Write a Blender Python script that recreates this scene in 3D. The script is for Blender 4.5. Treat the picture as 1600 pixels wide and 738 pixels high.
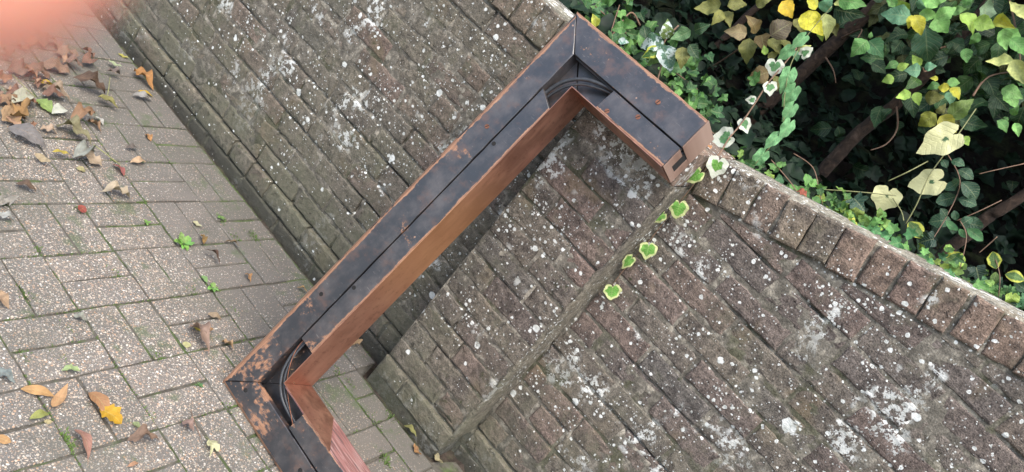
import bpy, bmesh, math, random
import numpy as np
from mathutils import Vector, Matrix, noise
random.seed(7)
for o in list(bpy.data.objects): bpy.data.objects.remove(o)
SC = bpy.context.scene
COL = SC.collection
rad = math.radians

# ---------------------------------------------------------------- camera, sky, sun, exposure
RIGHT = Vector((0.64993, 0.47890, 0.59012))
DOWN = Vector((0.69164, -0.05087, -0.72045))
FWD = Vector((-0.31500, 0.87640, -0.36429))
CAM = Vector((0.79175, -2.11825, 1.55022))
FPX = 1277.7
cd = bpy.data.cameras.new('camera')
cam = bpy.data.objects.new('camera', cd); COL.objects.link(cam)
cd.sensor_width = 36; cd.lens = FPX / 1600 * 36
m3 = Matrix((RIGHT, -DOWN, -FWD)).transposed()
cam.matrix_world = Matrix.Translation(CAM) @ m3.to_4x4()
cd.clip_start = 0.002; cd.clip_end = 500
cd.dof.use_dof = True; cd.dof.focus_distance = 2.15; cd.dof.aperture_fstop = 11
SC.camera = cam

wd = bpy.data.worlds.new('World'); SC.world = wd; wd.use_nodes = True
SUN_EL, SUN_ROT = 64, 138
sky = wd.node_tree.nodes.new('ShaderNodeTexSky'); sky.sky_type = 'NISHITA'; sky.sun_disc = False
sky.sun_elevation = rad(SUN_EL); sky.sun_rotation = rad(SUN_ROT)
sky.air_density = 1.0; sky.dust_density = 3.0; sky.ozone_density = 1.0
bg = wd.node_tree.nodes['Background']; bg.inputs[1].default_value = 0.135
wd.node_tree.links.new(sky.outputs[0], bg.inputs[0])
sl = bpy.data.lights.new('sun', 'SUN'); sl.energy = 1.5; sl.angle = rad(50); sl.color = (1, .965, .90)
sun = bpy.data.objects.new('sun', sl); COL.objects.link(sun)
sd = Vector((math.sin(rad(SUN_ROT)) * math.cos(rad(SUN_EL)), math.cos(rad(SUN_ROT)) * math.cos(rad(SUN_EL)), math.sin(rad(SUN_EL))))
sun.rotation_euler = sd.to_track_quat('Z', 'Y').to_euler(); sun.location = sd * 20
SC.view_settings.view_transform = 'Standard'; SC.view_settings.look = 'None'
SC.view_settings.gamma = 1; SC.view_settings.use_curve_mapping = False
SC.view_settings.exposure = 1.6
SC.render.engine = 'CYCLES'

# ---------------------------------------------------------------- helpers
ZG = 0.045                                           # top of the paving

def ray(x, y):
    return (RIGHT * ((x - 800) / FPX) + DOWN * ((y - 369) / FPX) + FWD)

def on_ground(x, y, z=ZG):
    d = ray(x, y); return CAM + d * ((z - CAM.z) / d.z)

def on_y(x, y, Y):
    d = ray(x, y); return CAM + d * ((Y - CAM.y) / d.y)

def tag(o, label=None, cat=None, group=None, kind=None):
    if label: o['label'] = label
    if cat: o['category'] = cat
    if group: o['group'] = group
    if kind: o['kind'] = kind
    return o

def link(name, me, mat=None, parent=None):
    o = bpy.data.objects.new(name, me); COL.objects.link(o)
    if mat is not None and me is not None and not me.materials: me.materials.append(mat)
    if parent is not None: o.parent = parent
    return o

def empty(name, loc=(0, 0, 0)):
    o = bpy.data.objects.new(name, None); COL.objects.link(o); o.location = loc; o.empty_display_size = .1
    return o

def mesh(name, verts, faces, smooth=False):
    me = bpy.data.meshes.new(name); me.from_pydata([tuple(v) for v in verts], [], faces); me.update()
    if smooth:
        me.polygons.foreach_set('use_smooth', [True] * len(me.polygons))
    return me

def nz(x, y, z=0.0, s=1.0):
    return noise.noise(Vector((x * s, y * s, z * s)))

class MB:                                             # collects verts/faces
    def __init__(s): s.v = []; s.f = []
    def add(s, v, f):
        n = len(s.v); s.v += list(v); s.f += [tuple(i + n for i in q) for q in f]
    def box(s, a, b):
        x0, y0, z0 = a; x1, y1, z1 = b
        s.add([(x0, y0, z0), (x1, y0, z0), (x1, y1, z0), (x0, y1, z0), (x0, y0, z1), (x1, y0, z1), (x1, y1, z1), (x0, y1, z1)],
              [(3, 2, 1, 0), (4, 5, 6, 7), (0, 1, 5, 4), (1, 2, 6, 5), (2, 3, 7, 6), (3, 0, 4, 7)])
    def tube(s, pts, radii, n=8):
        pts = [Vector(p) for p in pts]; base = len(s.v); up = None
        for i, p in enumerate(pts):
            t = (pts[min(i + 1, len(pts) - 1)] - pts[max(i - 1, 0)]).normalized()
            if up is None: up = t.orthogonal().normalized()
            up = (up - t * up.dot(t)).normalized(); w = t.cross(up)
            r = radii[i] if isinstance(radii, (list, tuple)) else radii
            for k in range(n):
                a = 2 * math.pi * k / n
                s.v.append(p + (up * math.cos(a) + w * math.sin(a)) * r)
        for i in range(len(pts) - 1):
            for k in range(n):
                a = base + i * n + k; b = base + i * n + (k + 1) % n
                s.f.append((a, b, b + n, a + n))
        s.f.append(tuple(base + k for k in range(n))[::-1]); s.f.append(tuple(base + (len(pts) - 1) * n + k for k in range(n)))
    def obj(s, name, mat, parent=None, smooth=False):
        return link(name, mesh(name, s.v, s.f, smooth), mat, parent)

# ---------------------------------------------------------------- material toolkit
class NT:
    def __init__(s, name):
        s.m = bpy.data.materials.new(name); s.m.use_nodes = True; s.t = s.m.node_tree
        s.b = s.t.nodes['Principled BSDF']; s.out = s.t.nodes['Material Output']
    def n(s, kind, ins=None, **kw):
        nd = s.t.nodes.new('ShaderNode' + kind)
        for k, v in kw.items(): setattr(nd, k, v)
        for k, v in (ins or {}).items(): s.put(nd.inputs[k], v)
        return nd
    def put(s, sock, v):
        if hasattr(v, 'is_output'): s.t.links.new(v, sock)
        else:
            if sock.type == 'RGBA' and not isinstance(v, (int, float)) and len(v) == 3: v = (*v, 1)
            sock.default_value = v
    def pos(s): return s.n('NewGeometry').outputs['Position']
    def math(s, op, a, b=0.0, clamp=False):
        return s.n('Math', {0: a, 1: b}, operation=op, use_clamp=clamp).outputs[0]
    def noise(s, vec, scale, detail=4, rough=.55, dist=0.0):
        return s.n('TexNoise', {'Vector': vec, 'Scale': scale, 'Detail': detail, 'Roughness': rough, 'Distortion': dist}).outputs[0]
    def vor(s, vec, scale, feature='F1', rnd=1.0):
        return s.n('TexVoronoi', {'Vector': vec, 'Scale': scale, 'Randomness': rnd}, feature=feature)
    def ramp(s, fac, stops, interp='LINEAR'):
        r = s.n('ValToRGB', {0: fac}); e = r.color_ramp; e.interpolation = interp
        while len(e.elements) < len(stops): e.elements.new(.5)
        for q, (p, c) in zip(e.elements, stops):
            q.position = p; q.color = (*c, 1) if not isinstance(c, (int, float)) else (c, c, c, 1)
        return r.outputs[0]
    def step(s, v, a, b):                             # smooth 0..1 between a and b
        return s.n('MapRange', {0: v, 1: a, 2: b, 3: 0.0, 4: 1.0}, interpolation_type='SMOOTHSTEP').outputs[0]
    def mix(s, fac, a, b, mode='MIX'):
        nd = s.n('Mix', data_type='RGBA', blend_type=mode)
        s.put(nd.inputs[0], fac); s.put(nd.inputs[6], a); s.put(nd.inputs[7], b)
        return nd.outputs[2]
    def bump(s, h, strength=.5, dist=.005, normal=None):
        ins = {'Strength': strength, 'Distance': dist, 'Height': h}
        if normal is not None: ins['Normal'] = normal
        return s.n('Bump', ins).outputs[0]
    def sep(s, v): return s.n('SeparateXYZ', {0: v}).outputs
    def fin(s, color=None, rough=None, normal=None, **kw):
        if color is not None: s.put(s.b.inputs['Base Color'], color)
        if rough is not None: s.put(s.b.inputs['Roughness'], rough)
        if normal is not None: s.put(s.b.inputs['Normal'], normal)
        for k, v in kw.items(): s.put(s.b.inputs[k.replace('_', ' ')], v)
        return s.m

def warp(t, pos, scale, amt):
    nd = t.n('TexNoise', {'Vector': pos, 'Scale': scale, 'Detail': 2})
    off = t.n('VectorMath', {0: nd.outputs['Color'], 1: (.5, .5, .5)}, operation='SUBTRACT').outputs[0]
    off = t.n('VectorMath', {0: off, 'Scale': amt}, operation='SCALE').outputs[0]
    return t.n('VectorMath', {0: pos, 1: off}, operation='ADD').outputs[0]

def spots(t, pos, scale, rmax, dens, soft=.04):
    """round crustose spots: Voronoi cells, each with its own radius, only a share of the cells populated"""
    v = t.vor(pos, scale)
    rnd = t.sep(v.outputs['Color'])[0]
    th = t.math('SUBTRACT', 1.0, dens)
    r = t.math('MULTIPLY', t.math('DIVIDE', t.math('SUBTRACT', rnd, th), t.math('MAXIMUM', dens, .02)), rmax)
    return t.step(t.math('SUBTRACT', r, v.outputs['Distance']), 0.0, soft)

def lichen_layers(t, pos, base, amount=1.0):
    p1 = warp(t, pos, 90, .008)
    z = t.sep(pos)[2]
    high = t.math('ADD', t.step(z, .18, .55), .12, clamp=True)
    patch = t.math('ADD', t.step(t.noise(pos, 2.3, 3), .34, .60), .25, clamp=True)
    dens = t.math('MULTIPLY', t.math('MULTIPLY', patch, high), amount)
    clump = t.step(t.noise(pos, 7, 3, .65), .46, .64)
    s1 = spots(t, p1, 20, .27, t.math('MULTIPLY', dens, .34))
    s2 = spots(t, p1, 62, .40, t.math('ADD', t.math('MULTIPLY', dens, t.math('MULTIPLY', clump, 1.15)), t.math('MULTIPLY', high, .20 * amount)))
    s3 = spots(t, p1, 150, .42, t.math('ADD', t.math('MULTIPLY', t.math('MULTIPLY', dens, clump), .70), t.math('MULTIPLY', high, .22 * amount)))
    s4 = spots(t, warp(t, pos, 60, .03), 7.5, .22, t.math('MULTIPLY', high, .10 * amount))
    crust = t.math('MULTIPLY', t.math('MULTIPLY', t.step(t.noise(pos, 5.2, 3), .57, .62), t.step(t.noise(pos, 48, 5, .70), .50, .535)), high)
    crust = t.math('MULTIPLY', crust, .8 * amount)
    w = t.math('MAXIMUM', t.math('MAXIMUM', s1, s2), t.math('MAXIMUM', t.math('MULTIPLY', s3, .75), t.math('MAXIMUM', crust, s4)))
    tone = t.ramp(t.noise(pos, 35, 2), [(.3, (.44, .45, .40)), (.6, (.74, .75, .70))])
    return t.mix(t.math('MULTIPLY', w, .92), base, tone), w

def brick_mat(name, stops, amount=1.0, algae=1.0):
    t = NT(name); pos = t.pos()
    rnd = t.n('ObjectInfo').outputs['Random']
    c = t.ramp(rnd, stops)
    big = t.noise(pos, 14, 5, .6)
    c = t.mix(t.step(big, .42, .68), c, t.mix(.7, c, (.058, .048, .042)))
    med = t.noise(pos, 55, 5, .65)
    c = t.mix(1.0, c, t.ramp(med, [(.28, .42), (.5, 1.0), (.72, 1.55)]), 'MULTIPLY')
    fine = t.noise(pos, 260, 3, .7)
    c = t.mix(1.0, c, t.ramp(fine, [(.32, .48), (.5, 1.0), (.70, 1.7)]), 'MULTIPLY')
    ochre = t.math('MULTIPLY', t.step(t.noise(pos, 6, 3), .58, .72), .5)
    c = t.mix(ochre, c, (.20, .15, .085))
    z = t.sep(pos)[2]
    al = t.math('MULTIPLY', t.step(z, .62, .10), t.step(t.noise(pos, 5, 5, .6), .30, .62))
    al = t.math('ADD', al, t.math('MULTIPLY', t.step(t.noise(pos, 9, 4, .7), .52, .68), .6), clamp=True)
    al = t.math('ADD', al, t.math('MULTIPLY', t.step(t.sep(pos)[0], .02, -.02), t.math('MULTIPLY', t.step(t.noise(pos, 4, 3), .3, .6), .42)), clamp=True)
    c = t.mix(t.math('MULTIPLY', al, .7 * algae), c, t.mix(med, (.078, .080, .048), (.160, .154, .104)))
    moss = t.math('MULTIPLY', t.step(t.noise(pos, 22, 6, .72), .60, .68), t.step(t.noise(pos, 3.1, 3), .45, .6))
    c = t.mix(t.math('MULTIPLY', moss, .8), c, (.035, .042, .016))
    c = t.mix(t.math('MULTIPLY', t.step(t.math('ADD', z, t.math('MULTIPLY', t.math('SUBTRACT', big, .5), .10)), .115, .055), .8), c, (.045, .043, .034))
    c, w = lichen_layers(t, pos, c, amount)
    h = t.math('ADD', t.math('MULTIPLY', med, .8), t.math('MULTIPLY', fine, .35))
    h = t.math('SUBTRACT', h, t.math('MULTIPLY', t.step(t.noise(pos, 38, 4, .75), .60, .72), .9))
    return t.fin(c, .88, t.bump(h, .9, .008), Specular_IOR_Level=.3)

M = {}
M['brick'] = brick_mat('weathered brick', [(0, (.118, .100, .080)), (.2, (.158, .135, .105)), (.4, (.134, .112, .095)), (.58, (.165, .120, .097)), (.75, (.155, .136, .104)), (.9, (.114, .102, .088)), (1, (.150, .106, .086))])
M['coping'] = brick_mat('weathered red coping brick', [(0, (.165, .118, .088)), (.35, (.20, .142, .105)), (.7, (.15, .125, .092)), (1, (.185, .125, .098))], .8, 1.0)

def mortar_mat():
    t = NT('weathered lime mortar'); pos = t.pos()
    n1 = t.noise(pos, 30, 5, .65); n2 = t.noise(pos, 220, 3, .7)
    c = t.ramp(n1, [(.3, (.075, .068, .054)), (.5, (.145, .130, .104)), (.66, (.34, .305, .24))])
    c = t.mix(1.0, c, t.ramp(n2, [(.3, .6), (.5, 1.0), (.7, 1.3)]), 'MULTIPLY')
    moss = t.step(t.noise(pos, 6, 5, .7), .50, .62)
    c = t.mix(t.math('MULTIPLY', moss, .75), c, t.ramp(n2, [(.3, (.035, .035, .02)), (.7, (.085, .088, .045))]))
    z = t.sep(pos)[2]
    c = t.mix(t.math('MULTIPLY', t.step(z, .35, .05), .75), c, (.05, .052, .036))
    c, w = lichen_layers(t, pos, c, .5)
    return t.fin(c, .95, t.bump(t.math('ADD', n1, t.math('MULTIPLY', n2, .5)), .8, .006), Specular_IOR_Level=.2)
M['mortar'] = mortar_mat()

def paver_mat():
    t = NT('exposed aggregate paver'); pos = t.pos(); rnd = t.n('ObjectInfo').outputs['Random']
    y = t.sep(pos)[1]
    near = t.step(y, -.62, -.25)                       # worn, dirt-filled pavers along the wall
    cem = t.ramp(rnd, [(0, (.112, .102, .089)), (.5, (.128, .118, .104)), (1, (.14, .124, .107))])
    cem = t.mix(t.step(t.noise(pos, 9, 4), .4, .7), cem, (.10, .092, .08))
    p = warp(t, pos, 120, .004)
    def stones(scale, r0, r1, seed):
        q = t.n('VectorMath', {0: p, 1: (seed, seed * 1.7, 0)}, operation='ADD').outputs[0]
        v = t.vor(q, scale); s = t.sep(v.outputs['Color'])
        col = t.ramp(s[0], [(0, (.10, .085, .072)), (.22, (.28, .22, .165)), (.40, (.46, .395, .31)), (.58, (.38, .22, .12)), (.72, (.58, .52, .42)), (.84, (.17, .155, .135)), (1, (.72, .68, .60))])
        th = t.math('ADD', t.math('MULTIPLY', s[1], r1 - r0), r0)
        th = t.math('SUBTRACT', th, t.math('MULTIPLY', near, t.math('MULTIPLY', s[2], .30)))
        return col, t.step(t.math('SUBTRACT', th, v.outputs['Distance']), 0, .07)
    c1, m1 = stones(165, .24, .54, 0)
    c2, m2 = stones(320, .22, .50, 3.3)
    c = t.mix(t.math('MULTIPLY', m2, .8), cem, c2); c = t.mix(t.math('MULTIPLY', m1, .9), c, c1)
    film = t.step(t.noise(pos, 3.2, 5, .65), .42, .66)
    c = t.mix(t.math('MULTIPLY', film, .45), c, (.090, .088, .066))
    c = t.mix(t.math('MULTIPLY', near, .40), c, (.103, .093, .080))
    gr = t.math('MULTIPLY', t.step(t.noise(pos, 11, 4, .7), .55, .68), .6)
    c = t.mix(gr, c, (.06, .085, .035))
    sp = spots(t, warp(t, pos, 60, .01), 9, .16, .10)
    c = t.mix(t.math('MULTIPLY', sp, .7), c, (.42, .46, .38))
    h = t.math('ADD', t.math('MULTIPLY', m1, .8), t.math('ADD', t.math('MULTIPLY', m2, .5), t.math('MULTIPLY', t.noise(pos, 200, 3), .4)))
    return t.fin(c, t.math('SUBTRACT', .72, t.math('MULTIPLY', m1, .22)), t.bump(h, .6, .003), Specular_IOR_Level=.4)
M['paver'] = paver_mat()

def soil_mat(name, a, b, green=.5):
    t = NT(name); pos = t.pos(); n1 = t.noise(pos, 40, 6, .7); n2 = t.noise(pos, 12, 4)
    c = t.ramp(n1, [(.3, a), (.7, b)])
    c = t.mix(t.math('MULTIPLY', t.step(n2, .46, .62), green), c, t.ramp(n1, [(.35, (.035, .05, .018)), (.65, (.09, .125, .045))]))
    return t.fin(c, .95, t.bump(n1, .9, .01), Specular_IOR_Level=.2)
M['joint'] = soil_mat('mossy joint sand', (.05, .045, .036), (.12, .11, .09), .85)
M['soil'] = soil_mat('dark soil', (.022, .017, .014), (.075, .058, .046), .25)
M['bank'] = soil_mat('leaf mould with painted shade', (.004, .0035, .003), (.014, .010, .007), .3)  # browns darkened to put the hollow's shade into the bank colour

# ---------------------------------------------------------------- ground, soil strip, paving
gm = MB(); gm.add([(-150, -150, 0), (150, -150, 0), (150, 150, 0), (-150, 150, 0)], [(0, 1, 2, 3)])
tag(gm.obj('ground', M['soil']), kind='structure')

paving = empty('paving', (0, 0, 0)); tag(paving, kind='structure')
bm_ = MB()
XS = [-1.190 + .1925 * i for i in range(-6, 14)]
YE = [-.050, -.239, -.449, -.660, -.863, -1.071] + [-1.071 - .207 * k for k in range(1, 8)]
nx, ny = 120, 90
x0, x1, y0, y1 = -2.5, 1.6, -2.6, -.046
vv = []
for j in range(ny + 1):
    for i in range(nx + 1):
        x = x0 + (x1 - x0) * i / nx; y = y0 + (y1 - y0) * j / ny
        yy = min(y, -.142) if -.02 < x < .35 else y
        vv.append((x, yy, ZG - .0050 + .0025 * nz(x, y, 3, 14)))
bm_.add(vv, [(j * (nx + 1) + i, j * (nx + 1) + i + 1, (j + 1) * (nx + 1) + i + 1, (j + 1) * (nx + 1) + i) for j in range(ny) for i in range(nx)])
bm_.obj('bedding', M['joint'], paving, True)

def paver_mesh(lx, ly, seed, h=.05):
    r = random.Random(seed); pts = []
    def edge(a, b, n):
        for k in range(n):
            f = k / n; x = a[0] + (b[0] - a[0]) * f; y = a[1] + (b[1] - a[1]) * f
            pts.append((x + r.uniform(-.0018, .0018), y + r.uniform(-.0018, .0018)))
    hx, hy = lx / 2, ly / 2
    edge((-hx, -hy), (hx, -hy), 4); edge((hx, -hy), (hx, hy), 4); edge((hx, hy), (-hx, hy), 4); edge((-hx, hy), (-hx, -hy), 4)
    n = len(pts); V = []; F = []
    V += [(x * (1 - .003 / hx), y * (1 - .003 / hy), r.uniform(-.0007, .0007)) for x, y in pts]
    V += [(x, y, -.003) for x, y in pts]; V += [(x, y, -h) for x, y in pts]
    F.append(tuple(range(n)))
    for k in range(n):
        q = (k + 1) % n; F += [(k, k + n, q + n, q), (k + n, k + 2 * n, q + 2 * n, q + n)]
    me = mesh('paver', V, F); me.materials.append(M['paver']); return me
PV = {}
rest = MB()
def put_paver(cx, cy, lx, ly):
    k = (round(lx * 200), round(ly * 200), random.randrange(4))
    if k not in PV: PV[k] = paver_mesh(k[0] / 200 - .0012, k[1] / 200 - .0012, hash(k) & 255)
    z = ZG + random.uniform(-.0022, .0022)
    if -2.05 < cx < .62 and cy > -1.36:
        o = link('paver', PV[k], None, paving); o.location = (cx, cy, z)
        o.rotation_euler = (random.uniform(-.004, .004), random.uniform(-.004, .004), random.choice([0, math.pi]) + random.uniform(-.006, .006))
    else:
        rest.add([Vector(v.co) + Vector((cx, cy, z)) for v in PV[k].vertices], [tuple(p.vertices) for p in PV[k].polygons])
G_ = .0045
for i in range(len(XS) - 1):
    for j in range(len(YE) - 1):
        a, b = XS[i], XS[i + 1]; t1, t0 = YE[j], YE[j + 1]
        if j == 0 and a < .36 and b > -.03: t1 = -.150
        ii = i - 6
        if (ii + j) % 2 == 0:
            for q in range(2):
                w = (b - a) / 2; put_paver(a + w * (q + .5), (t0 + t1) / 2, w - G_, t1 - t0 - G_)
        else:
            nn = 2 if t1 - t0 > .12 else 1
            for q in range(nn):
                w = (t1 - t0) / nn; put_paver((a + b) / 2, t0 + w * (q + .5), b - a - G_, w - G_)
tag(rest.obj('far_paver', M['paver'], paving), kind='stuff')

sm = MB(); nx, ny = 260, 14; vv = []
for j in range(ny + 1):
    for i in range(nx + 1):
        x = -2.6 + 4.2 * i / nx; y = -.17 + .19 * j / ny
        z = .018 + .010 * nz(x, y, 0, 22) + .007 * nz(x, y, 5, 70)
        if .0 < x < .4: z += .012
        vv.append((x, y, z))
sm.add(vv, [(j * (nx + 1) + i, j * (nx + 1) + i + 1, (j + 1) * (nx + 1) + i + 1, (j + 1) * (nx + 1) + i) for j in range(ny) for i in range(nx)])
tag(sm.obj('soil_strip', M['soil'], None, True), 'dark damp soil in the gap between paving and wall', 'soil', kind='stuff')

# ---------------------------------------------------------------- the brick wall with its pier
wall = empty('brick_wall', (0, .1, 0))
tag(wall, 'weathered lichen-spotted brick garden wall with a shallow pier and sloping coping', 'wall')
RS, RA = .245, math.atan(.245)
def ramp_z(x): return 1.128 + RS * (x - .335)          # underside of the sloping coping right of the pier

def outline(poly, step, r, jit):
    pts = []
    for k in range(len(poly)):
        a, b = Vector(poly[k]), Vector(poly[(k + 1) % len(poly)])
        n = max(1, round((b - a).length / step))
        for q in range(n):
            p = a.lerp(b, q / n); pts.append((p.x + r.uniform(-jit, jit), p.y + r.uniform(-jit, jit)))
    return pts

def brick_mesh(poly, depth, seed, bev=.006, step=.028, jit=.0022):
    """prism of an XZ outline, face towards -Y at y=0, worn arris, slightly uneven face"""
    r = random.Random(seed); pts = outline(poly, step, r, jit); n = len(pts)
    cx = sum(p[0] for p in pts) / n; cz = sum(p[1] for p in pts) / n
    V = []; F = []
    def ring(inset, y, jy=0):
        for x, z in pts:
            d = Vector((cx - x, cz - z)); hw = max(abs(d.x), 1e-4); hh = max(abs(d.y), 1e-4)
            ix = d.x / hw * min(inset, hw * .8) if hw > .02 else 0; iz = d.y / hh * min(inset, hh * .8) if hh > .012 else 0
            V.append((x + ix, y + r.uniform(-jy, jy), z + iz))
    ring(bev * 1.9, .0, .0008); ring(bev * .7, .0010, .0008); ring(0, bev * .75, .0010); ring(0, depth)
    F.append(tuple(range(n)))
    for q in range(3):
        for k in range(n):
            a = q * n + k; b = q * n + (k + 1) % n; F.append((b, a, a + n, b + n))
    F = [f[::-1] for f in F]
    me = mesh('brick', V, F); return me

def rect(w, h): return [(-w / 2, -h / 2), (w / 2, -h / 2), (w / 2, h / 2), (-w / 2, h / 2)]
BV = {}
far = MB()
def brick(cx, cz, w, h, y, parent, name='brick', mat='brick', depth=.08, rot=0.0, ind=True):
    k = (round(w * 400), round(h * 400), round(depth * 100), mat, random.randrange(7))
    if k not in BV:
        BV[k] = brick_mesh(rect(k[0] / 400, k[1] / 400), k[2] / 100, (k[0] * 7 + k[1] * 13 + k[2] * 31 + k[4] * 101 + len(k[3])) % 1024, bev=.0036 + .0026 * random.random()); BV[k].materials.append(M[mat])
    if not ind:
        far.add([Vector(v.co) + Vector((cx, y, cz)) for v in BV[k].vertices], [tuple(p.vertices) for p in BV[k].polygons]); return
    o = link(name, BV[k], None, parent)
    o.location = (cx, y + random.uniform(-.002, .002), cz)
    if parent is wall: o.location.y -= .1
    o.rotation_euler = (random.uniform(-.012, .012), rot + random.uniform(-.007, .007) + (math.pi if random.random() < .5 else 0), random.uniform(-.008, .008))
    return o

CO = .075
def course(i, xa, xb, off, y=0.0):
    """stretcher bricks between xa and xb with perpends at off + k*.225"""
    k = math.floor((xa - off) / .225); x = xa
    nb = off + (k + 1) * .225
    while x < xb - .02:
        e = min(nb, xb)
        if e - x > .03:
            jw = random.uniform(-.004, .004)
            if e - x > .2 and random.random() < .07:         # a pair of headers now and then
                mid = (x + e) / 2
                for a, b in ((x, mid), (mid, e)): brick((a + b) / 2, (i + .5) * CO, b - a - .011, .065, y, wall, ind=-2.0 < a < 1.62)
            else:
                brick((x + e) / 2 + jw / 2, (i + .5) * CO + random.uniform(-.0015, .0015), e - x - .0075 - abs(jw), .0672 + random.uniform(-.0015, .0015), y, wall, ind=(-1.98 < e and x < 1.6))
        x = e; nb += .225
for i in range(15):
    yy = -.012 if i < 2 else 0.0
    course(i, -3.2, .0 if i > -1 else 0, (-.555 if i % 2 else -.675), yy)
    course(i, .335, 2.6, (.325 if i % 2 else .43), yy)
# cut courses under the sloping coping
def clip(poly, zf):
    out = []
    for k in range(len(poly)):
        a, b = poly[k], poly[(k + 1) % len(poly)]
        fa, fb = zf(a[0]) - a[1], zf(b[0]) - b[1]
        if fa >= 0: out.append(a)
        if fa * fb < 0:
            t = fa / (fa - fb); out.append((a[0] + (b[0] - a[0]) * t, a[1] + (b[1] - a[1]) * t))
    return out
for i in range(15, 23):
    x = .34 + (.09 if i % 2 else .2)
    prev = .335
    while prev < 2.6:
        e = x
        p = clip([(prev + .005, i * CO + .005), (e - .005, i * CO + .005), (e - .005, (i + 1) * CO - .005), (prev + .005, (i + 1) * CO - .005)], lambda q: ramp_z(q) - .011)
        if len(p) >= 3:
            cx = sum(q[0] for q in p) / len(p); cz = sum(q[1] for q in p) / len(p)
            ar = abs(sum(p[k][0] * p[(k + 1) % len(p)][1] - p[(k + 1) % len(p)][0] * p[k][1] for k in range(len(p)))) / 2
            if ar > .0008:
                me = brick_mesh([(q[0] - cx, q[1] - cz) for q in p], .08, i * 50 + round(x * 40), bev=.004, step=.03, jit=.0015); me.materials.append(M['brick'])
                if prev < 1.6:
                    o = link('brick', me, None, wall); o.location = (cx, -.1 + random.uniform(-.001, .002), cz)
                else: far.add([Vector(v.co) + Vector((cx, 0, cz)) for v in me.vertices], [tuple(q.vertices) for q in me.polygons])
        prev = e; x += .225
# coping: brick on edge, level on the left, sloping on the right
coping = empty('coping'); coping.parent = wall; coping.location = (0, -.1, 0)
x = -3.15
while x < -.04:
    if x > -1.2: brick(x, 1.1835 + random.uniform(-.002, .002), random.choice([.066, .069, .071]), .104, random.uniform(-.010, -.004), coping, 'coping_brick', 'coping', .222)
    else: brick(x, 1.1835, .0655, .104, -.004, coping, 'coping_brick', 'coping', .222, ind=False)
    x += .0752
n = 0
while True:
    s = .043 + n * .0757; x = .337 + s * math.cos(RA) - math.sin(RA) * .055; z = ramp_z(.337) + s * math.sin(RA) + math.cos(RA) * .055
    x = .337 + s * math.cos(RA) - math.sin(RA) * .055
    if x > 2.5: break
    if x < 1.7:
        o = brick(x + random.uniform(-.002, .002), z + random.uniform(-.003, .001), random.choice([.066, .069, .072]), random.choice([.104, .106, .109]), random.uniform(-.012, -.005), coping, 'coping_brick', 'coping', .222)
        o.rotation_euler = (random.uniform(-.01, .01), -RA + random.uniform(-.035, .035), random.uniform(-.01, .01))
    n += 1
tag(far.obj('far_brick', M['brick'], wall), kind='stuff').location = (0, -.1, 0)

# mortar body: eroded joints are real depth
def deep(x, z):
    d = .0022 + .0045 * nz(x, z, 1, 11) + .003 * nz(x, z, 4, 45)
    d += max(0, nz(x, z, 9, 4.3) - .12) * .030 * max(0, .6 + nz(x, z, 12, 30))
    for z0, a, xa, xb in ((.150, .030, -4, 7), (.525, .026, .3, 4), (1.125, .030, .3, .8), (1.125, .018, -4, 0), (.075, .016, -4, 0), (.60, .016, 5, 6), (.825, .012, 5, 6), (.675, .014, .5, 4), (.975, .012, .6, 4), (.375, .010, -1.2, 0), (.525, .012, -4, -.3)):
        if xa < x < xb: d += a * math.exp(-((z - z0) / .007) ** 2) * max(0, .6 + 1.3 * nz(x, z0, 2, 6))
    return max(-.0004, d)
def mortar_face(xa, xb, topf, zt0):
    nx = round((xb - xa) / .011); nzz = 118; V = []; F = []
    for i in range(nx + 1):
        x = xa + (xb - xa) * i / nx; tz = topf(x)
        for j in range(nzz + 1):
            z = tz * j / nzz; y = deep(x, z) + (-.012 if z < .145 else 0)
            V.append((x, y, z))
    for i in range(nx):
        for j in range(nzz):
            a = i * (nzz + 1) + j; F.append((a, a + nzz + 1, a + nzz + 2, a + 1))
    # back and sides
    b = len(V)
    for i in range(nx + 1):
        x = xa + (xb - xa) * i / nx; V += [(x, .208, topf(x)), (x, .208, 0)]
    for i in range(nx):
        a0 = i * (nzz + 1) + nzz; a1 = a0 + nzz + 1; F.append((a0, a1, b + 2 * i + 2, b + 2 * i)); F.append((b + 2 * i, b + 2 * i + 2, b + 2 * i + 3, b + 2 * i + 1))
    m = MB(); m.v = V; m.f = F
    o = m.obj('mortar', M['mortar'], wall, True); o.location = (0, -.1, 0); return o
mortar_face(-3.2, .02, lambda x: 1.233 + .002 * nz(x, 0, 0, 30), 0)
mortar_face(.31, 2.6, lambda x: (ramp_z(x) + .106) if x > .335 else 1.232, 0)

# pier
pier = empty('pier'); pier.parent = wall; pier.location = (0, -.1, 0)
PF = -.114
for i in range(15):
    y = PF - (.010 if i < 2 else 0)
    d = -y - .006
    cut = .218 if i % 2 == 0 else .108
    if i in (4, 9): cut = .165
    for a, b in ((0, cut), (cut, .327)):
        dj = random.uniform(-.002, .002)
        o = brick((a + b) / 2, (i + .5) * CO, b - a - .007, .068, y + dj, pier, 'brick', 'brick', .11)
for k in range(4):
    brick(.041 + k * .0818, 1.181, .073, .102, -.131, pier, 'coping_brick', 'coping', .355)
pm = MB(); V = []; F = []
NXp, NZp = 34, 110
for i in range(NXp + 1):
    x = .003 + .321 * i / NXp
    for j in range(NZp + 1):
        z = 1.13 * j / NZp; V.append((x, PF + deep(x + 5, z) * .8 + .0005 - (.010 if z < .145 else 0), z))
for i in range(NXp):
    for j in range(NZp):
        a = i * (NZp + 1) + j; F.append((a, a + NZp + 1, a + NZp + 2, a + 1))
pm.v, pm.f = V, F
b = len(pm.v)
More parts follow.
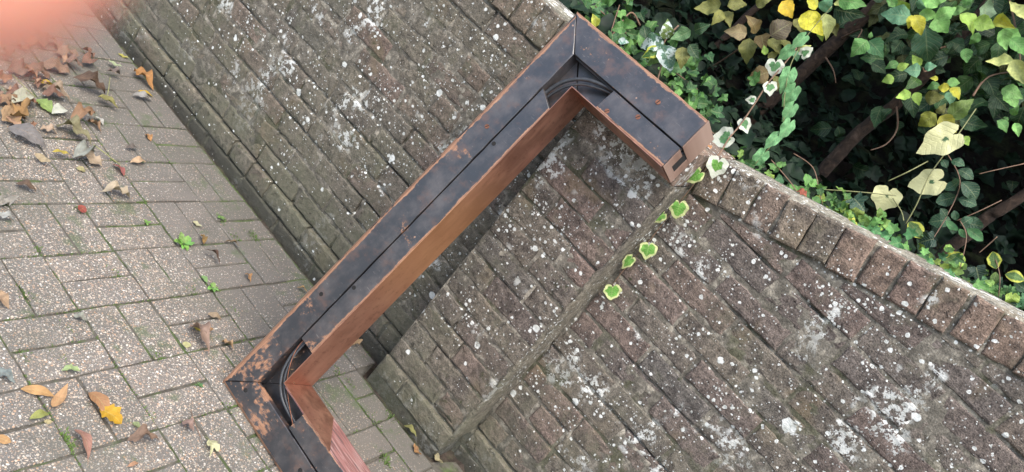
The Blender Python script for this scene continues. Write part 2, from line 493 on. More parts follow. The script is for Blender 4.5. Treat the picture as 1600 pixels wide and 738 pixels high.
for x, flip in ((.004, True), (.323, False)):
    st = len(pm.v)
    for j in range(NZp + 1):
        z = 1.13 * j / NZp; rr = .002 * nz(x, z, 0, 60)
        pm.v += [(x + rr, PF + .008, z), (x + rr, PF + .05, z), (x + rr, .02, z)]
    for j in range(NZp):
        for q in range(2):
            a = st + j * 3 + q; f = (a, a + 1, a + 4, a + 3); pm.f.append(f[::-1] if flip else f)
pm.obj('mortar', M['mortar'], pier, True)
M['render'] = brick_mat('pale mortar smeared over the pier edge', [(0, (.155, .137, .103)), (1, (.17, .15, .114))], .7, .9)
es = MB(); ne = 150; prf = [(.3205, PF - .0030), (.3245, PF - .0026), (.3290, PF + .0015), (.3315, PF + .009), (.3325, PF + .03), (.333, -.05), (.334, -.006)]
for j in range(ne + 1):
    z = .13 + 1.0 * j / ne
    for q, (x, y) in enumerate(prf):
        w = .0050 * nz(x * 3 + q * .4, z, 2, 9) + .0030 * nz(q * .7, z, 6, 38)
        es.v.append((x + w * (.3 if q else 1.2) - (.004 if q == 0 and nz(1, z, 0, 14) > .15 else 0), y + w * .5 + (.004 if q == 0 else 0), z))
n_ = len(prf)
for j in range(ne):
    for q in range(n_ - 1):
        a = j * n_ + q; es.f.append((a, a + 1, a + n_ + 1, a + n_))
es.obj('mortar_edge', M['render'], pier, True)

# ---------------------------------------------------------------- the wooden frame standing on end
FO = Vector((-.1187, -.6271, .045))
FA = Vector((.99747, -.05929, .03923)); FB = Vector((-.01867, .31399, .94924)); FD = Vector((.06860, .94757, -.31209))
frame = empty('wooden_frame')
frame.matrix_world = Matrix(((FA.x, FB.x, -FD.x, FO.x), (FA.y, FB.y, -FD.y, FO.y), (FA.z, FB.z, -FD.z, FO.z), (0, 0, 0, 1)))
tag(frame, 'three-sided black wooden frame lined with copper, standing on end against the brick pier', 'frame')
FL, FW, FT, FAm = 1.329, .143, .130, .452

def paint_mat(name, wear, tone=(.017, .017, .019)):
    """worn black paint on softwood; UV: x metres along the board, y 0..1 across it"""
    t = NT(name); uv = t.n('UVMap').outputs[0]; u = t.sep(uv)
    st = t.n('Mapping', {0: uv, 3: (2.2, 3.0, 1)}).outputs[0]
    pos = t.n('TexCoord').outputs['Object']
    grain = t.noise(t.n('Mapping', {0: uv, 3: (5, 9, 1)}).outputs[0], 3, 5, .65, .5)
    e = t.step(u[1], .84, 1.0)
    big = t.noise(pos, 9, 5, .65)
    thr = t.math('ADD', t.math('MULTIPLY', e, .24), t.math('ADD', t.math('MULTIPLY', big, .72), t.math('MULTIPLY', t.noise(pos, 70, 4, .7), .34)))
    thr = t.math('ADD', thr, t.math('MULTIPLY', t.step(u[0], .50, .05), .10))
    bare = t.step(thr, .80 - wear, .86 - wear)
    wood = t.ramp(grain, [(.3, (.10, .045, .022)), (.5, (.24, .115, .058)), (.7, (.38, .21, .12))])
    dust_sheen = t.step(t.noise(t.n('Mapping', {0: pos, 3: (7, 5, 7)}).outputs[0], 1.5, 5, .7), .40, .72)
    c = t.mix(dust_sheen, tone, (.074, .064, .060))  # grey dust, lightened to paint a sky sheen onto the black
    red = t.math('MULTIPLY', t.step(t.noise(pos, 16, 5, .7), .50, .68), .65)
    c = t.mix(red, c, (.095, .050, .034))
    sc = t.noise(t.n('Mapping', {0: pos, 2: (0, 0, .7), 3: (30, 260, 60)}).outputs[0], 1.0, 3, .7)
    scr = t.math('MULTIPLY', t.step(sc, .64, .72), .4)
    c = t.mix(scr, c, (.26, .23, .21))
    fl = spots(t, pos, 42, .14, .2)
    c = t.mix(fl, c, (.30, .18, .12))
    c = t.mix(bare, c, wood)
    r = t.math('ADD', t.math('ADD', .30, t.math('MULTIPLY', t.noise(pos, 25, 4), .22)), t.math('MULTIPLY', bare, .3))
    h = t.math('SUBTRACT', t.math('MULTIPLY', grain, .2), t.math('MULTIPLY', bare, .6))
    return t.fin(c, r, t.bump(h, .4, .0012), Specular_IOR_Level=.7, Coat_Weight=.32, Coat_Roughness=.32)
M['paint'] = paint_mat('worn black paint', .18)
M['paint_bare'] = paint_mat('black paint worn to the wood', .34)
M['paint_in'] = paint_mat('dull black paint', -.12, (.012, .012, .013))
def wood_mat(name, a, b, c3, rough=.6):
    t = NT(name); uv = t.n('UVMap').outputs[0]
    g = t.noise(t.n('Mapping', {0: uv, 3: (2.0, 9, 1)}).outputs[0], 2.5, 5, .65, .6)
    c = t.ramp(g, [(.36, a), (.5, b), (.64, c3)])
    return t.fin(c, rough, t.bump(g, .4, .002))
M['endgrain'] = wood_mat('bare end grain', (.07, .04, .028), (.20, .12, .085), (.34, .23, .175))
M['redwood'] = wood_mat('red stained bare wood', (.07, .055, .055), (.25, .10, .085), (.34, .27, .25))
def copper_mat():
    t = NT('tarnished copper'); pos = t.n('TexCoord').outputs['Object']
    n1 = t.noise(t.n('Mapping', {0: pos, 3: (3, 1.2, 3)}).outputs[0], 3.5, 5, .6); n2 = t.noise(pos, 60, 4, .7)
    c = t.ramp(n1, [(.3, (.40, .18, .12)), (.5, (.54, .27, .185)), (.68, (.64, .36, .24))])
    c = t.mix(t.math('MULTIPLY', t.step(n2, .52, .70), .5), c, (.20, .075, .045))
    st_ = t.step(t.noise(t.n('Mapping', {0: pos, 3: (5, 1.6, 5)}).outputs[0], 2.0, 4, .6), .48, .66)
    c = t.mix(t.math('MULTIPLY', st_, .7), c, (.22, .10, .065))
    yy = t.sep(pos)[1]; mid = t.math('MULTIPLY', t.step(yy, .35, .62), t.step(yy, .98, .70))
    c = t.mix(t.math('MULTIPLY', mid, .6), c, (.74, .36, .15))  # bright orange middle paints a reflection into the tarnished copper
    r = t.math('ADD', .26, t.math('MULTIPLY', n1, .28))
    return t.fin(c, r, t.bump(t.noise(pos, 9, 3), .25, .006), Metallic=.85)
M['copper'] = copper_mat()
def flat_mat(name, col, rough=.5, metal=0.0):
    t = NT(name); n1 = t.noise(t.pos(), 90, 4, .6)
    c = t.mix(1.0, col, t.ramp(n1, [(.3, .7), (.7, 1.3)]), 'MULTIPLY'); return t.fin(c, rough, t.bump(n1, .3, .001), Metallic=metal)
M['rubber'] = flat_mat('dusty black rubber', (.035, .037, .040), .45)
M['screw'] = flat_mat('rusty screw', (.22, .09, .05), .5, .5)
M['hole'] = flat_mat('dark hole', (.008, .007, .006), .9)
M['debris'] = flat_mat('dry plant debris', (.17, .11, .06), .9)

KB, KS = 1.02, -.040                                    # bottom arm splays down a little
def BLc(t): return Vector((t, KB * t + KS * t))
def TLc(t): return Vector((t, FL - 1.07 * t))
def TRc(t, a=FAm): return Vector((a, FL - 1.07 * t))
def BRc(t, a=FAm): return Vector((a, KB * t + KS * a))

def slab(name, poly, z0, z1, mat, axis='s', bev=.0015, parent=None, lo=None, hi=None, wob=0.0, seed=1, worn='hi'):
    """board: polygon in the frame's plane, from depth z0 (back) to z1 (front, towards the viewer); long edges split and slightly uneven"""
    r = random.Random(seed)
    pts = []
    for k in range(len(poly)):
        a, b = poly[k], poly[(k + 1) % len(poly)]; n = max(1, round((b - a).length / .03))
        for q in range(n):
            p = a.lerp(b, q / n)
            if q: p = p + Vector((r.uniform(-wob, wob), r.uniform(-wob, wob)))
            pts.append(p)
    n = len(pts); c = sum(poly, Vector((0, 0))) / len(poly)
    def inset(p, d):
        out = Vector(p)
        for k in range(len(poly)):
            a, b = poly[k], poly[(k + 1) % len(poly)]; e = (b - a).normalized(); nn = Vector((-e.y, e.x))
            if nn.dot(c - a) < 0: nn = -nn
            dd = (Vector(p) - a).dot(nn)
            if dd < d: out += nn * (d - max(dd, 0))
        return out
    V = [(*inset(p, bev), z1) for p in pts] + [(*p, z1 - bev) for p in pts] + [(*p, z0) for p in pts]
    F = [tuple(range(n)), tuple(range(2 * n, 3 * n))[::-1]]
    for q in range(2):
        for k in range(n):
            a = q * n + k; b = q * n + (k + 1) % n; F.append((a, a + n, b + n, b))
    area = sum(pts[k].x * pts[(k + 1) % n].y - pts[(k + 1) % n].x * pts[k].y for k in range(n))
    if area < 0: F = [f[::-1] for f in F]
    me = mesh(name, V, F)
    ax = 1 if axis == 's' else 0
    uvl = me.uv_layers.new(name='UVMap')
    acr = [p[1 - ax] for p in poly]; lo = min(acr); hi = max(acr)
    if worn == 'lo': lo, hi = hi, lo
    for pl in me.polygons:
        side = abs(pl.normal.z) < .3
        for li in pl.loop_indices:
            co = me.vertices[me.loops[li].vertex_index].co
            uvl.data[li].uv = (co[ax] + (1.0 if axis == 'u' and co[1] > .6 else 0), .5 + co.z if side and mat is not M['endgrain'] else (co[1 - ax] - lo) / (hi - lo))
    return link(name, me, mat, parent or frame)

g = .0007
OP = .0815
# outer boards (mitred), with a chamfered worn rim along the outside
RIM = .011
slab('outer_board', [BLc(RIM) + Vector((0, g)), BLc(OP) + Vector((0, g)), TLc(OP) - Vector((g, g)), TLc(RIM) - Vector((g, g))], -.020, 0, M['paint'], 's', .0015, wob=.0006, worn='lo')
slab('outer_board', [TLc(.002) + Vector((g, 0)), TLc(OP) + Vector((g, 0)), TRc(OP), TRc(.002)], -.020, -.0006, M['paint'], 'u', .0015, wob=.0006, seed=2)
slab('outer_board', [BLc(RIM) + Vector((g, -g)), BLc(OP) + Vector((g, -g)), BRc(OP, .62), BRc(RIM, .62)], -.020, -.0004, M['paint'], 'u', .0015, wob=.0006, seed=3, worn='lo')
slab('outer_board', [TLc(OP + .002) + Vector((.004, 0)), TLc(OP + .0035) + Vector((.004, 0)), TRc(OP + .0035), TRc(OP + .002)], -.020, -.008, M['paint_in'], 'u', .0003)
def rim(name, a0, a1, b0, b1, mat):
    """chamfered moulding: from the outer line (lower) up to the board"""
    n = 40; V = []; F = []
    for i in range(n + 1):
        o = a0.lerp(a1, i / n); q = b0.lerp(b1, i / n); w = .0012 * nz(i * .7, a0.x * 9, a1.y * 3)
        d = (o - q).normalized()
        V += [(*q, -.0012), (*(q + (o - q) * .5 + d * w), -.0045 + w), (*(o + d * w), -.0115), (*o, -.032), (*q, -.032)]
    for i in range(n):
        for k in range(5):
            a = i * 5 + k; b = i * 5 + (k + 1) % 5; F.append((a, b, b + 5, a + 5))
    F += [(0, 4, 3, 2, 1), tuple(n * 5 + k for k in range(5))]
    me = mesh(name, V, F); bmm = bmesh.new(); bmm.from_mesh(me); bmesh.ops.recalc_face_normals(bmm, faces=bmm.faces); bmm.to_mesh(me); bmm.free()
    uvl = me.uv_layers.new(name='UVMap')
    for lp in me.loops:
        k = lp.vertex_index; uvl.data[lp.index].uv = (k // 5 * .033, (.2, .6, 1, 1, .2)[k % 5])
    return link(name, me, mat, frame)
rim('edge_moulding', BLc(0), TLc(0), BLc(RIM - .0004), TLc(RIM - .0004), M['paint_bare'])
rim('edge_moulding', BLc(0), BRc(0, .62), BLc(RIM - .0004), BRc(RIM - .0004, .62), M['paint_bare'])
# inner boards, stopping short of the corners
IN0, IN1 = .0860, .1395
slab('inner_board', [Vector((IN0, .245)), Vector((IN1, .243)), Vector((IN1, 1.100)), Vector((IN0, 1.128))], -.021, .0005, M['paint'], 's', .0012, wob=.0005, seed=5)
slab('inner_board', [Vector((.229, FL - 1.07 * IN0)), Vector((FAm - .001, FL - 1.07 * IN0)), Vector((FAm - .001, FL - 1.07 * IN1)), Vector((.225, FL - 1.07 * IN1))], -.021, .0002, M['paint'], 'u', .0012, wob=.0005, seed=6, worn='lo')
slab('inner_board', [Vector((.236, KB * IN0 + KS * .236)), Vector((.62, KB * IN0 + KS * .62)), Vector((.62, KB * IN1 + KS * .62)), Vector((.239, KB * IN1 + KS * .239))], -.021, .0002, M['paint'], 'u', .0012, wob=.0005, seed=7)
# floor boards of the hollow channel, mitred with an open crack, and the outer sides
gap = Vector((.0022, .0))
slab('floor_board', [BLc(.018), BLc(.1385), TLc(.1385) - gap, TLc(.018) - gap], -FT + .002, -.046, M['paint_in'], 's', .0008, seed=8)
slab('floor_board', [TLc(.018) + gap, TLc(.1385) + gap, TRc(.1385, FAm - .002), TRc(.018, FAm - .002)], -FT + .002, -.0445, M['paint_in'], 'u', .0008, seed=9)
slab('floor_board', [BLc(.018) + gap * .3, BLc(.1385) + gap * .3, BRc(.1385, .62), BRc(.018, .62)], -FT + .002, -.047, M['paint_in'], 'u', .0008, seed=10)
slab('side_board', [BLc(.0015), BLc(.0175), TLc(.0175), TLc(.0015)], -FT, -.0325, M['paint_bare'], 's', .0008, seed=11)
slab('side_board', [TLc(.003) + gap, TLc(.0175) + gap, TRc(.0175, FAm - .001), TRc(.003, FAm - .001)], -FT, -.0212, M['paint'], 'u', .0008, seed=12)
slab('side_board', [BLc(.0015) + gap, BLc(.0175) + gap, BRc(.0175, .62), BRc(.0015, .62)], -FT, -.0325, M['paint_bare'], 'u', .0008, seed=13)
slab('batten', [BLc(.060), BLc(.080), TLc(.080), TLc(.060)], -.0455, -.0206, M['paint_in'], 's', .001, seed=14)
slab('batten', [TLc(.060), TLc(.079), TRc(.079, FAm - .003), TRc(.060, FAm - .003)], -.044, -.0206, M['paint_in'], 'u', .001, seed=15)
# open end of the top arm: bare end-grain blocks round a dark slot
def endblock(t0, t1, z0, z1, proud=.002, mat='endgrain', nm='end_block'):
    a = FAm + .0004
    return slab(nm, [Vector((a, FL - 1.07 * t0)), Vector((a + proud, FL - 1.07 * t0)), Vector((a + proud, FL - 1.07 * t1)), Vector((a, FL - 1.07 * t1))], z0, z1, M[mat], 's', .0006)
endblock(.001, .0805, -FT, -.0008)
endblock(.0885, .1395, -.045, -.0004)
endblock(.081, .1395, -FT, -.090)
endblock(.1215, .1395, -.0895, -.0455)
endblock(.081, .121, -.0895, -.0455, .0004, 'hole', 'dark_slot')
# copper lining on the inner faces, standing a hair proud of the boards
C0, C1 = .1400, .1416
def sheet(name, p0, p1, q0, q1, zf, zb, mat, n=30, wob=.0012, back=1.0):
    V = []; F = []
    for i in range(n + 1):
        a = p0.lerp(p1, i / n); b = q0.lerp(q1, i / n); e = (b - a).normalized()
        w = wob * nz(i * .35, p0.x * 7 + p0.y)
        m_ = 1 - (1 - back) / 2
        am, bm2 = p0.lerp(p1, i / n * m_), q0.lerp(q1, i / n * m_); ab, bb = p0.lerp(p1, i / n * back), q0.lerp(q1, i / n * back)
        V += [(*a, zf + w * .4), (*(b + e * max(w, 0)), zf + w * .4), (*(bm2 + e * max(w, 0) * .5), (zf + zb) / 2), (*bb, zb), (*ab, zb)]
    for i in range(n):
        for k in range(5):
            a = i * 5 + k; b = i * 5 + (k + 1) % 5; F.append((a, b, b + 5, a + 5))
    F += [(0, 4, 3, 2, 1), tuple(n * 5 + k for k in range(5))]
    me = mesh(name, V, F); bmm = bmesh.new(); bmm.from_mesh(me); bmesh.ops.recalc_face_normals(bmm, faces=bmm.faces); bmm.to_mesh(me); bmm.free()
    uvl = me.uv_layers.new(name='UVMap')
    for lp in me.loops: uvl.data[lp.index].uv = (lp.vertex_index // 5 * .03, (0, .1, .5, 1, 1)[lp.vertex_index % 5])
    return link(name, me, mat, frame)
sheet('copper_strip', BLc(C0), TLc(C0), BLc(C1), TLc(C1), .0018, -FT, M['copper'])
sheet('copper_strip', TLc(C0) + gap * .4, TRc(C0, FAm - .001), TLc(C1) + gap * .4, TRc(C1, FAm - .001), .0016, -FT, M['copper'])
sheet('copper_strip', BLc(C0) + gap * .4, BRc(C0, .36), BLc(C1) + gap * .4, BRc(C1, .36), .0016, -FT * .985, M['copper'], back=.50)
sheet('bare_strip', BRc(C0 - .004, .15), BRc(C0 - .004, .62), BRc(C1 - .0012, .15), BRc(C1 - .0012, .62), -.001, -FT, M['redwood'])
# cable lying in the open corners
def arc(pts, r, name, mat='rubber', n=10):
    m = MB(); P = []
    for i in range(33):
        f = i / 32 * (len(pts) - 1); k = min(int(f), len(pts) - 2); t = f - k
        a = Vector(pts[max(k - 1, 0)]); b = Vector(pts[k]); c = Vector(pts[k + 1]); d = Vector(pts[min(k + 2, len(pts) - 1)])
        P.append(.5 * ((2 * b) + (c - a) * t + (2 * a - 5 * b + 4 * c - d) * t * t + (3 * b - a - 3 * c + d) * t ** 3))
    m.tube(P, r, n); return m.obj(name, M[mat], frame, True)
arc([(.078, 1.06, -.030), (.086, 1.120, -.024), (.105, 1.172, -.015), (.138, 1.208, -.012), (.178, 1.228, -.013), (.222, 1.240, -.022), (.29, 1.243, -.032)], .0052, 'cable')
arc([(.080, 1.05, -.036), (.094, 1.112, -.030), (.113, 1.162, -.021), (.142, 1.197, -.018), (.180, 1.218, -.019), (.222, 1.233, -.028), (.29, 1.238, -.036)], .0036, 'cable')
arc([(.083, .32, -.034), (.086, .245, -.026), (.091, .190, -.018), (.111, .140, -.015), (.150, .105, -.018), (.20, .088, -.026), (.29, .078, -.034)], .0042, 'cable')
arc([(.088, .32, -.034), (.092, .243, -.024), (.099, .196, -.015), (.120, .148, -.013), (.155, .114, -.018), (.21, .092, -.024), (.29, .080, -.034)], .0030, 'cable')
arc([(.086, .30, -.03), (.089, .250, -.012), (.097, .205, -.008), (.127, .154, -.010), (.168, .118, -.015), (.236, .078, -.022)], .0012, 'wire', 'screw', 6)
m = MB(); r_ = random.Random(4)
for k in range(44):
    a = r_.random(); c = Vector((.095, .20, -.030)).lerp(Vector((.150, .115, -.028)), a) + Vector((r_.gauss(0, .007), r_.gauss(0, .008), r_.uniform(-.010, .018)))
    d = Vector((r_.gauss(0, 1), r_.gauss(0, 1), r_.gauss(0, .5))).normalized() * r_.uniform(.003, .011); w = d.orthogonal().normalized() * r_.uniform(.001, .003)
    m.add([c - d, c + w, c + d, c - w], [(0, 1, 2, 3)])
tag(m.obj('dry_debris', M['debris'], frame), kind='stuff')
# screws and empty screw holes
def screw(u, s, hole=False, z=.0006):
    m = MB(); R_ = .0062 if not hole else .0058; n = 14
    V = [(u + R_ * math.cos(2 * math.pi * k / n), s + R_ * math.sin(2 * math.pi * k / n), z + .0004) for k in range(n)]
    V += [(u + R_ * math.cos(2 * math.pi * k / n), s + R_ * math.sin(2 * math.pi * k / n), z - .004) for k in range(n)]
    m.add(V, [tuple(range(n))] + [(k, k + n, (k + 1) % n + n, (k + 1) % n) for k in range(n)])
    o = m.obj('screw_hole' if hole else 'screw', M['hole' if hole else 'screw'], frame)
    if not hole:
        a = random.uniform(0, 3.1); e = Vector((math.cos(a), math.sin(a), 0)) * R_ * .95; f = Vector((-math.sin(a), math.cos(a), 0)) * .0009; c = Vector((u, s, z + .0007))
        q = MB(); q.add([c - e - f, c + e - f, c + e + f, c - e + f], [(0, 1, 2, 3)]); q.obj('slot', M['hole'], o)
screw(.332, 1.285); screw(.322, 1.228); screw(.254, 1.190); screw(.047, .963)
screw(.095, .944, True); screw(.039, .358, True); screw(.094, .435, True); screw(.075, .043, True); screw(.339, .039, True)

# ---------------------------------------------------------------- leaves: meshes and materials
def leaf_mesh(kind, seed, curl=.15, fold=.25, wave=.04):
    """unit leaf: base at origin, tip at +X=1, face towards +Z; attribute 'rim' is 0 at the margin and 1 inside"""
    r = random.Random(seed * 31 + len(kind)); V = []; F = []; rimv = []; UV = []
    ph = r.uniform(0, 6); cu = curl * r.uniform(.5, 1.3) * r.choice([1, 1, -1]); fo = fold * r.uniform(.5, 1.4); tw = r.uniform(-.25, .25)
    def shape(x, y, q):
        z = fo * abs(y) + cu * (x - .45) ** 2 * -2 + wave * math.sin(x * 13 + ph) * abs(y) * 4 + tw * y * x
        return (x, y, z)
    if kind in ('ovate', 'ellipse', 'lance', 'oak'):
        NL, cols = 10, (-1, -.55, 0, .55, 1)
        for i in range(NL + 1):
            t = i / NL
            if kind == 'ovate': w = .35 * math.sin(math.pi * t ** .72) ** 1.05 * (1.08 - .35 * t) + .022 * (i % 2) * (0 < i < NL)
            elif kind == 'ellipse': w = .29 * math.sin(math.pi * t) ** .72
            elif kind == 'oak': w = .30 * math.sin(math.pi * t ** .9) ** .7 * (1 + .28 * math.sin(i * 2.2 + ph))
            else: w = .16 * math.sin(math.pi * t ** .8) ** .9
            if i in (0, NL): w = .004
            for c in cols:
                y = c * w * (1 + .05 * math.sin(i * 1.7 + ph + c)); V.append(shape(t, y, c)); rimv.append(1 - abs(c)); UV.append((c * .5 + .5, t))
        n = len(cols)
        for i in range(NL):
            for k in range(n - 1):
                a = i * n + k; F.append((a, a + n, a + n + 1, a + 1))
    else:
        if kind == 'ivy': lob = [(0, .62), (32, .34), (58, .50), (88, .30), (120, .42), (150, .26), (172, .20), (180, .12)]
        elif kind == 'heart': lob = [(0, .66), (18, .52), (40, .46), (70, .45), (100, .45), (130, .44), (155, .40), (170, .30), (180, .16)]
        elif kind == 'maple': lob = [(0, .60), (14, .38), (26, .26), (44, .52), (60, .50), (80, .24), (104, .44), (124, .34), (150, .18), (180, .10)]
        else: lob = [(0, .64), (40, .40), (75, .46), (110, .44), (145, .36), (180, .14)]
        half = []
        for a in range(0, 181, 12 if kind != 'maple' else 10):
            for k in range(len(lob) - 1):
                if lob[k][0] <= a <= lob[k + 1][0]:
                    f = (a - lob[k][0]) / (lob[k + 1][0] - lob[k][0]); half.append((a, lob[k][1] * (1 - f) + lob[k + 1][1] * f)); break
        full = half + [(-a, q) for a, q in half[-2:0:-1]]
        cx = .36; V.append(shape(cx, 0, 0)); rimv.append(1); UV.append((.5, .4)); n = len(full)
        for ring_ in (.55, 1.0):
            for a, q in full:
                q2 = q * ring_ * (1 + .06 * math.sin(a * .11 + ph)); x = cx + q2 * math.cos(rad(a)); y = q2 * math.sin(rad(a)) * (.95 if kind != 'heart' else 1)
                V.append(shape(x, y, 0)); rimv.append(1 - ring_); UV.append((.5 + y, x))
        for k in range(n):
            b = (k + 1) % n; F += [(0, 1 + k, 1 + b), (1 + k, 1 + n + k, 1 + n + b, 1 + b)]
    me = mesh('leaf_' + kind, V, F, True)
    at = me.attributes.new('rim', 'FLOAT', 'POINT'); at.data.foreach_set('value', rimv)
    uvl = me.uv_layers.new(name='UVMap')
    for lp in me.loops: uvl.data[lp.index].uv = UV[lp.vertex_index]
    return me

def leaf_mat(name, gloss=.4, transl=.3, margin=None, dry=False, core=None, mot=.35, blotch=None, veins=1.0):
    t = NT(name); oi = t.n('ObjectInfo'); col = oi.outputs['Color']; rnd = oi.outputs['Random']
    uv = t.n('UVMap').outputs[0]; u = t.sep(uv); pos = t.n('TexCoord').outputs['Object']
    p2 = t.n('VectorMath', {0: pos, 1: t.n('CombineXYZ', {0: t.math('MULTIPLY', rnd, 40.0), 1: rnd, 2: 0.0}).outputs[0]}, operation='ADD').outputs[0]
    n1 = t.noise(p2, 3.5, 4, .65); n2 = t.noise(p2, 14, 4, .7)
    c = t.mix(1.0, col, t.ramp(n1, [(.3, 1 - mot), (.7, 1 + mot)]), 'MULTIPLY')
    ax = t.math('ABSOLUTE', t.math('SUBTRACT', u[0], .5))
    rib = t.step(ax, .035, .012)
    vein = t.math('FRACT', t.math('MULTIPLY', t.math('SUBTRACT', u[1], t.math('MULTIPLY', ax, .55)), 8.0))
    vn = t.step(t.math('ABSOLUTE', t.math('SUBTRACT', vein, .5)), .10, .02)
    c = t.mix(t.math('MULTIPLY', t.math('MAXIMUM', rib, t.math('MULTIPLY', vn, .8)), .45 * veins), c, t.mix(.5, c, (.45, .48, .22) if not dry else (.28, .18, .10)))
    if dry:
        c = t.mix(t.math('MULTIPLY', t.step(n2, .55, .70), .55), c, (.045, .028, .020))
    if margin is not None:
        rim_ = t.n('Attribute', attribute_name='rim').outputs['Fac']
        k = t.step(t.math('ADD', rim_, t.math('MULTIPLY', t.math('SUBTRACT', n1, .5), margin[1])), margin[0] + .09, margin[0])
        c = t.mix(k, c, margin[2])
    if blotch is not None:
        c = t.mix(t.step(n1, .47, .53), c, blotch)
    t.fin(c, gloss, t.bump(t.math('ADD', t.math('MULTIPLY', vn, -.7 * veins), t.math('MULTIPLY', n2, .2)), .5, .03), Specular_IOR_Level=.35)
    if transl:
        tr = t.n('BsdfTranslucent', {0: t.mix(1.0, c, (1.0, 1.0, .55), 'MULTIPLY')})
        mx = t.n('MixShader', {0: transl, 1: t.b.outputs[0], 2: tr.outputs[0]}); t.t.links.new(mx.outputs[0], t.out.inputs[0])
    return t.m
M['leaf'] = leaf_mat('green leaf', .40, .22)
M['leaf_gloss'] = leaf_mat('glossy dark leaf', .22, .10, mot=.2)
M['leaf_dry'] = leaf_mat('fallen leaf', .65, .12, dry=True)
M['leaf_soft'] = leaf_mat('soft fallen leaf', .55, .25, mot=.25)
M['leaf_var'] = leaf_mat('cream edged ivy leaf', .35, .25, margin=(.22, .60, (.56, .60, .27)))
M['leaf_cream'] = leaf_mat('cream ivy leaf with a green heart', .4, .25, margin=(.80, .55, (.68, .66, .34)), veins=.15)
M['leaf_var2'] = leaf_mat('white edged ivy leaf', .35, .25, margin=(.42, .75, (.70, .72, .58)), veins=.5)
M['leaf_white'] = leaf_mat('white mottled leaf', .3, .25, blotch=(.60, .68, .62))
M['leaf_yellow'] = leaf_mat('yellow edged leaf', .38, .3, margin=(.34, .9, (.50, .52, .08)))
def bark_mat():
    t = NT('bark'); pos = t.pos(); n1 = t.noise(t.n('Mapping', {0: pos, 3: (30, 30, 30)}).outputs[0], 1, 6, .75, .8)
    c = t.ramp(n1, [(.34, (.016, .010, .007)), (.55, (.068, .040, .024)), (.72, (.15, .10, .07))]); return t.fin(c, .9, t.bump(n1, 1.0, .01))
M['bark'] = bark_mat()
M['stem'] = flat_mat('reddish brown stem', (.17, .10, .06), .7)
M['stem_green'] = flat_mat('pale green stalk', (.20, .20, .08), .6)
LM = {}
def lmesh(kind, mat, flat=False):
    k = (kind, mat, flat, random.randrange(6))
    if k not in LM:
        me = leaf_mesh(kind, k[3], *( (.10, .10, .02) if flat else ((.45, .40, .13) if 'dry' in mat else (.30, .30, .05)))); me.materials.append(M[mat]); LM[k] = me
    return LM[k]

def orient(o, p, d, nrm, size, wide=1.0):
    d = d.normalized(); y = nrm.cross(d).normalized(); z = d.cross(y)
    mt = Matrix.Translation(p) @ Matrix((d, y, z)).transposed().to_4x4() @ Matrix.Diagonal((size, size * wide, size, 1))
    o.matrix_local = mt
    return mt

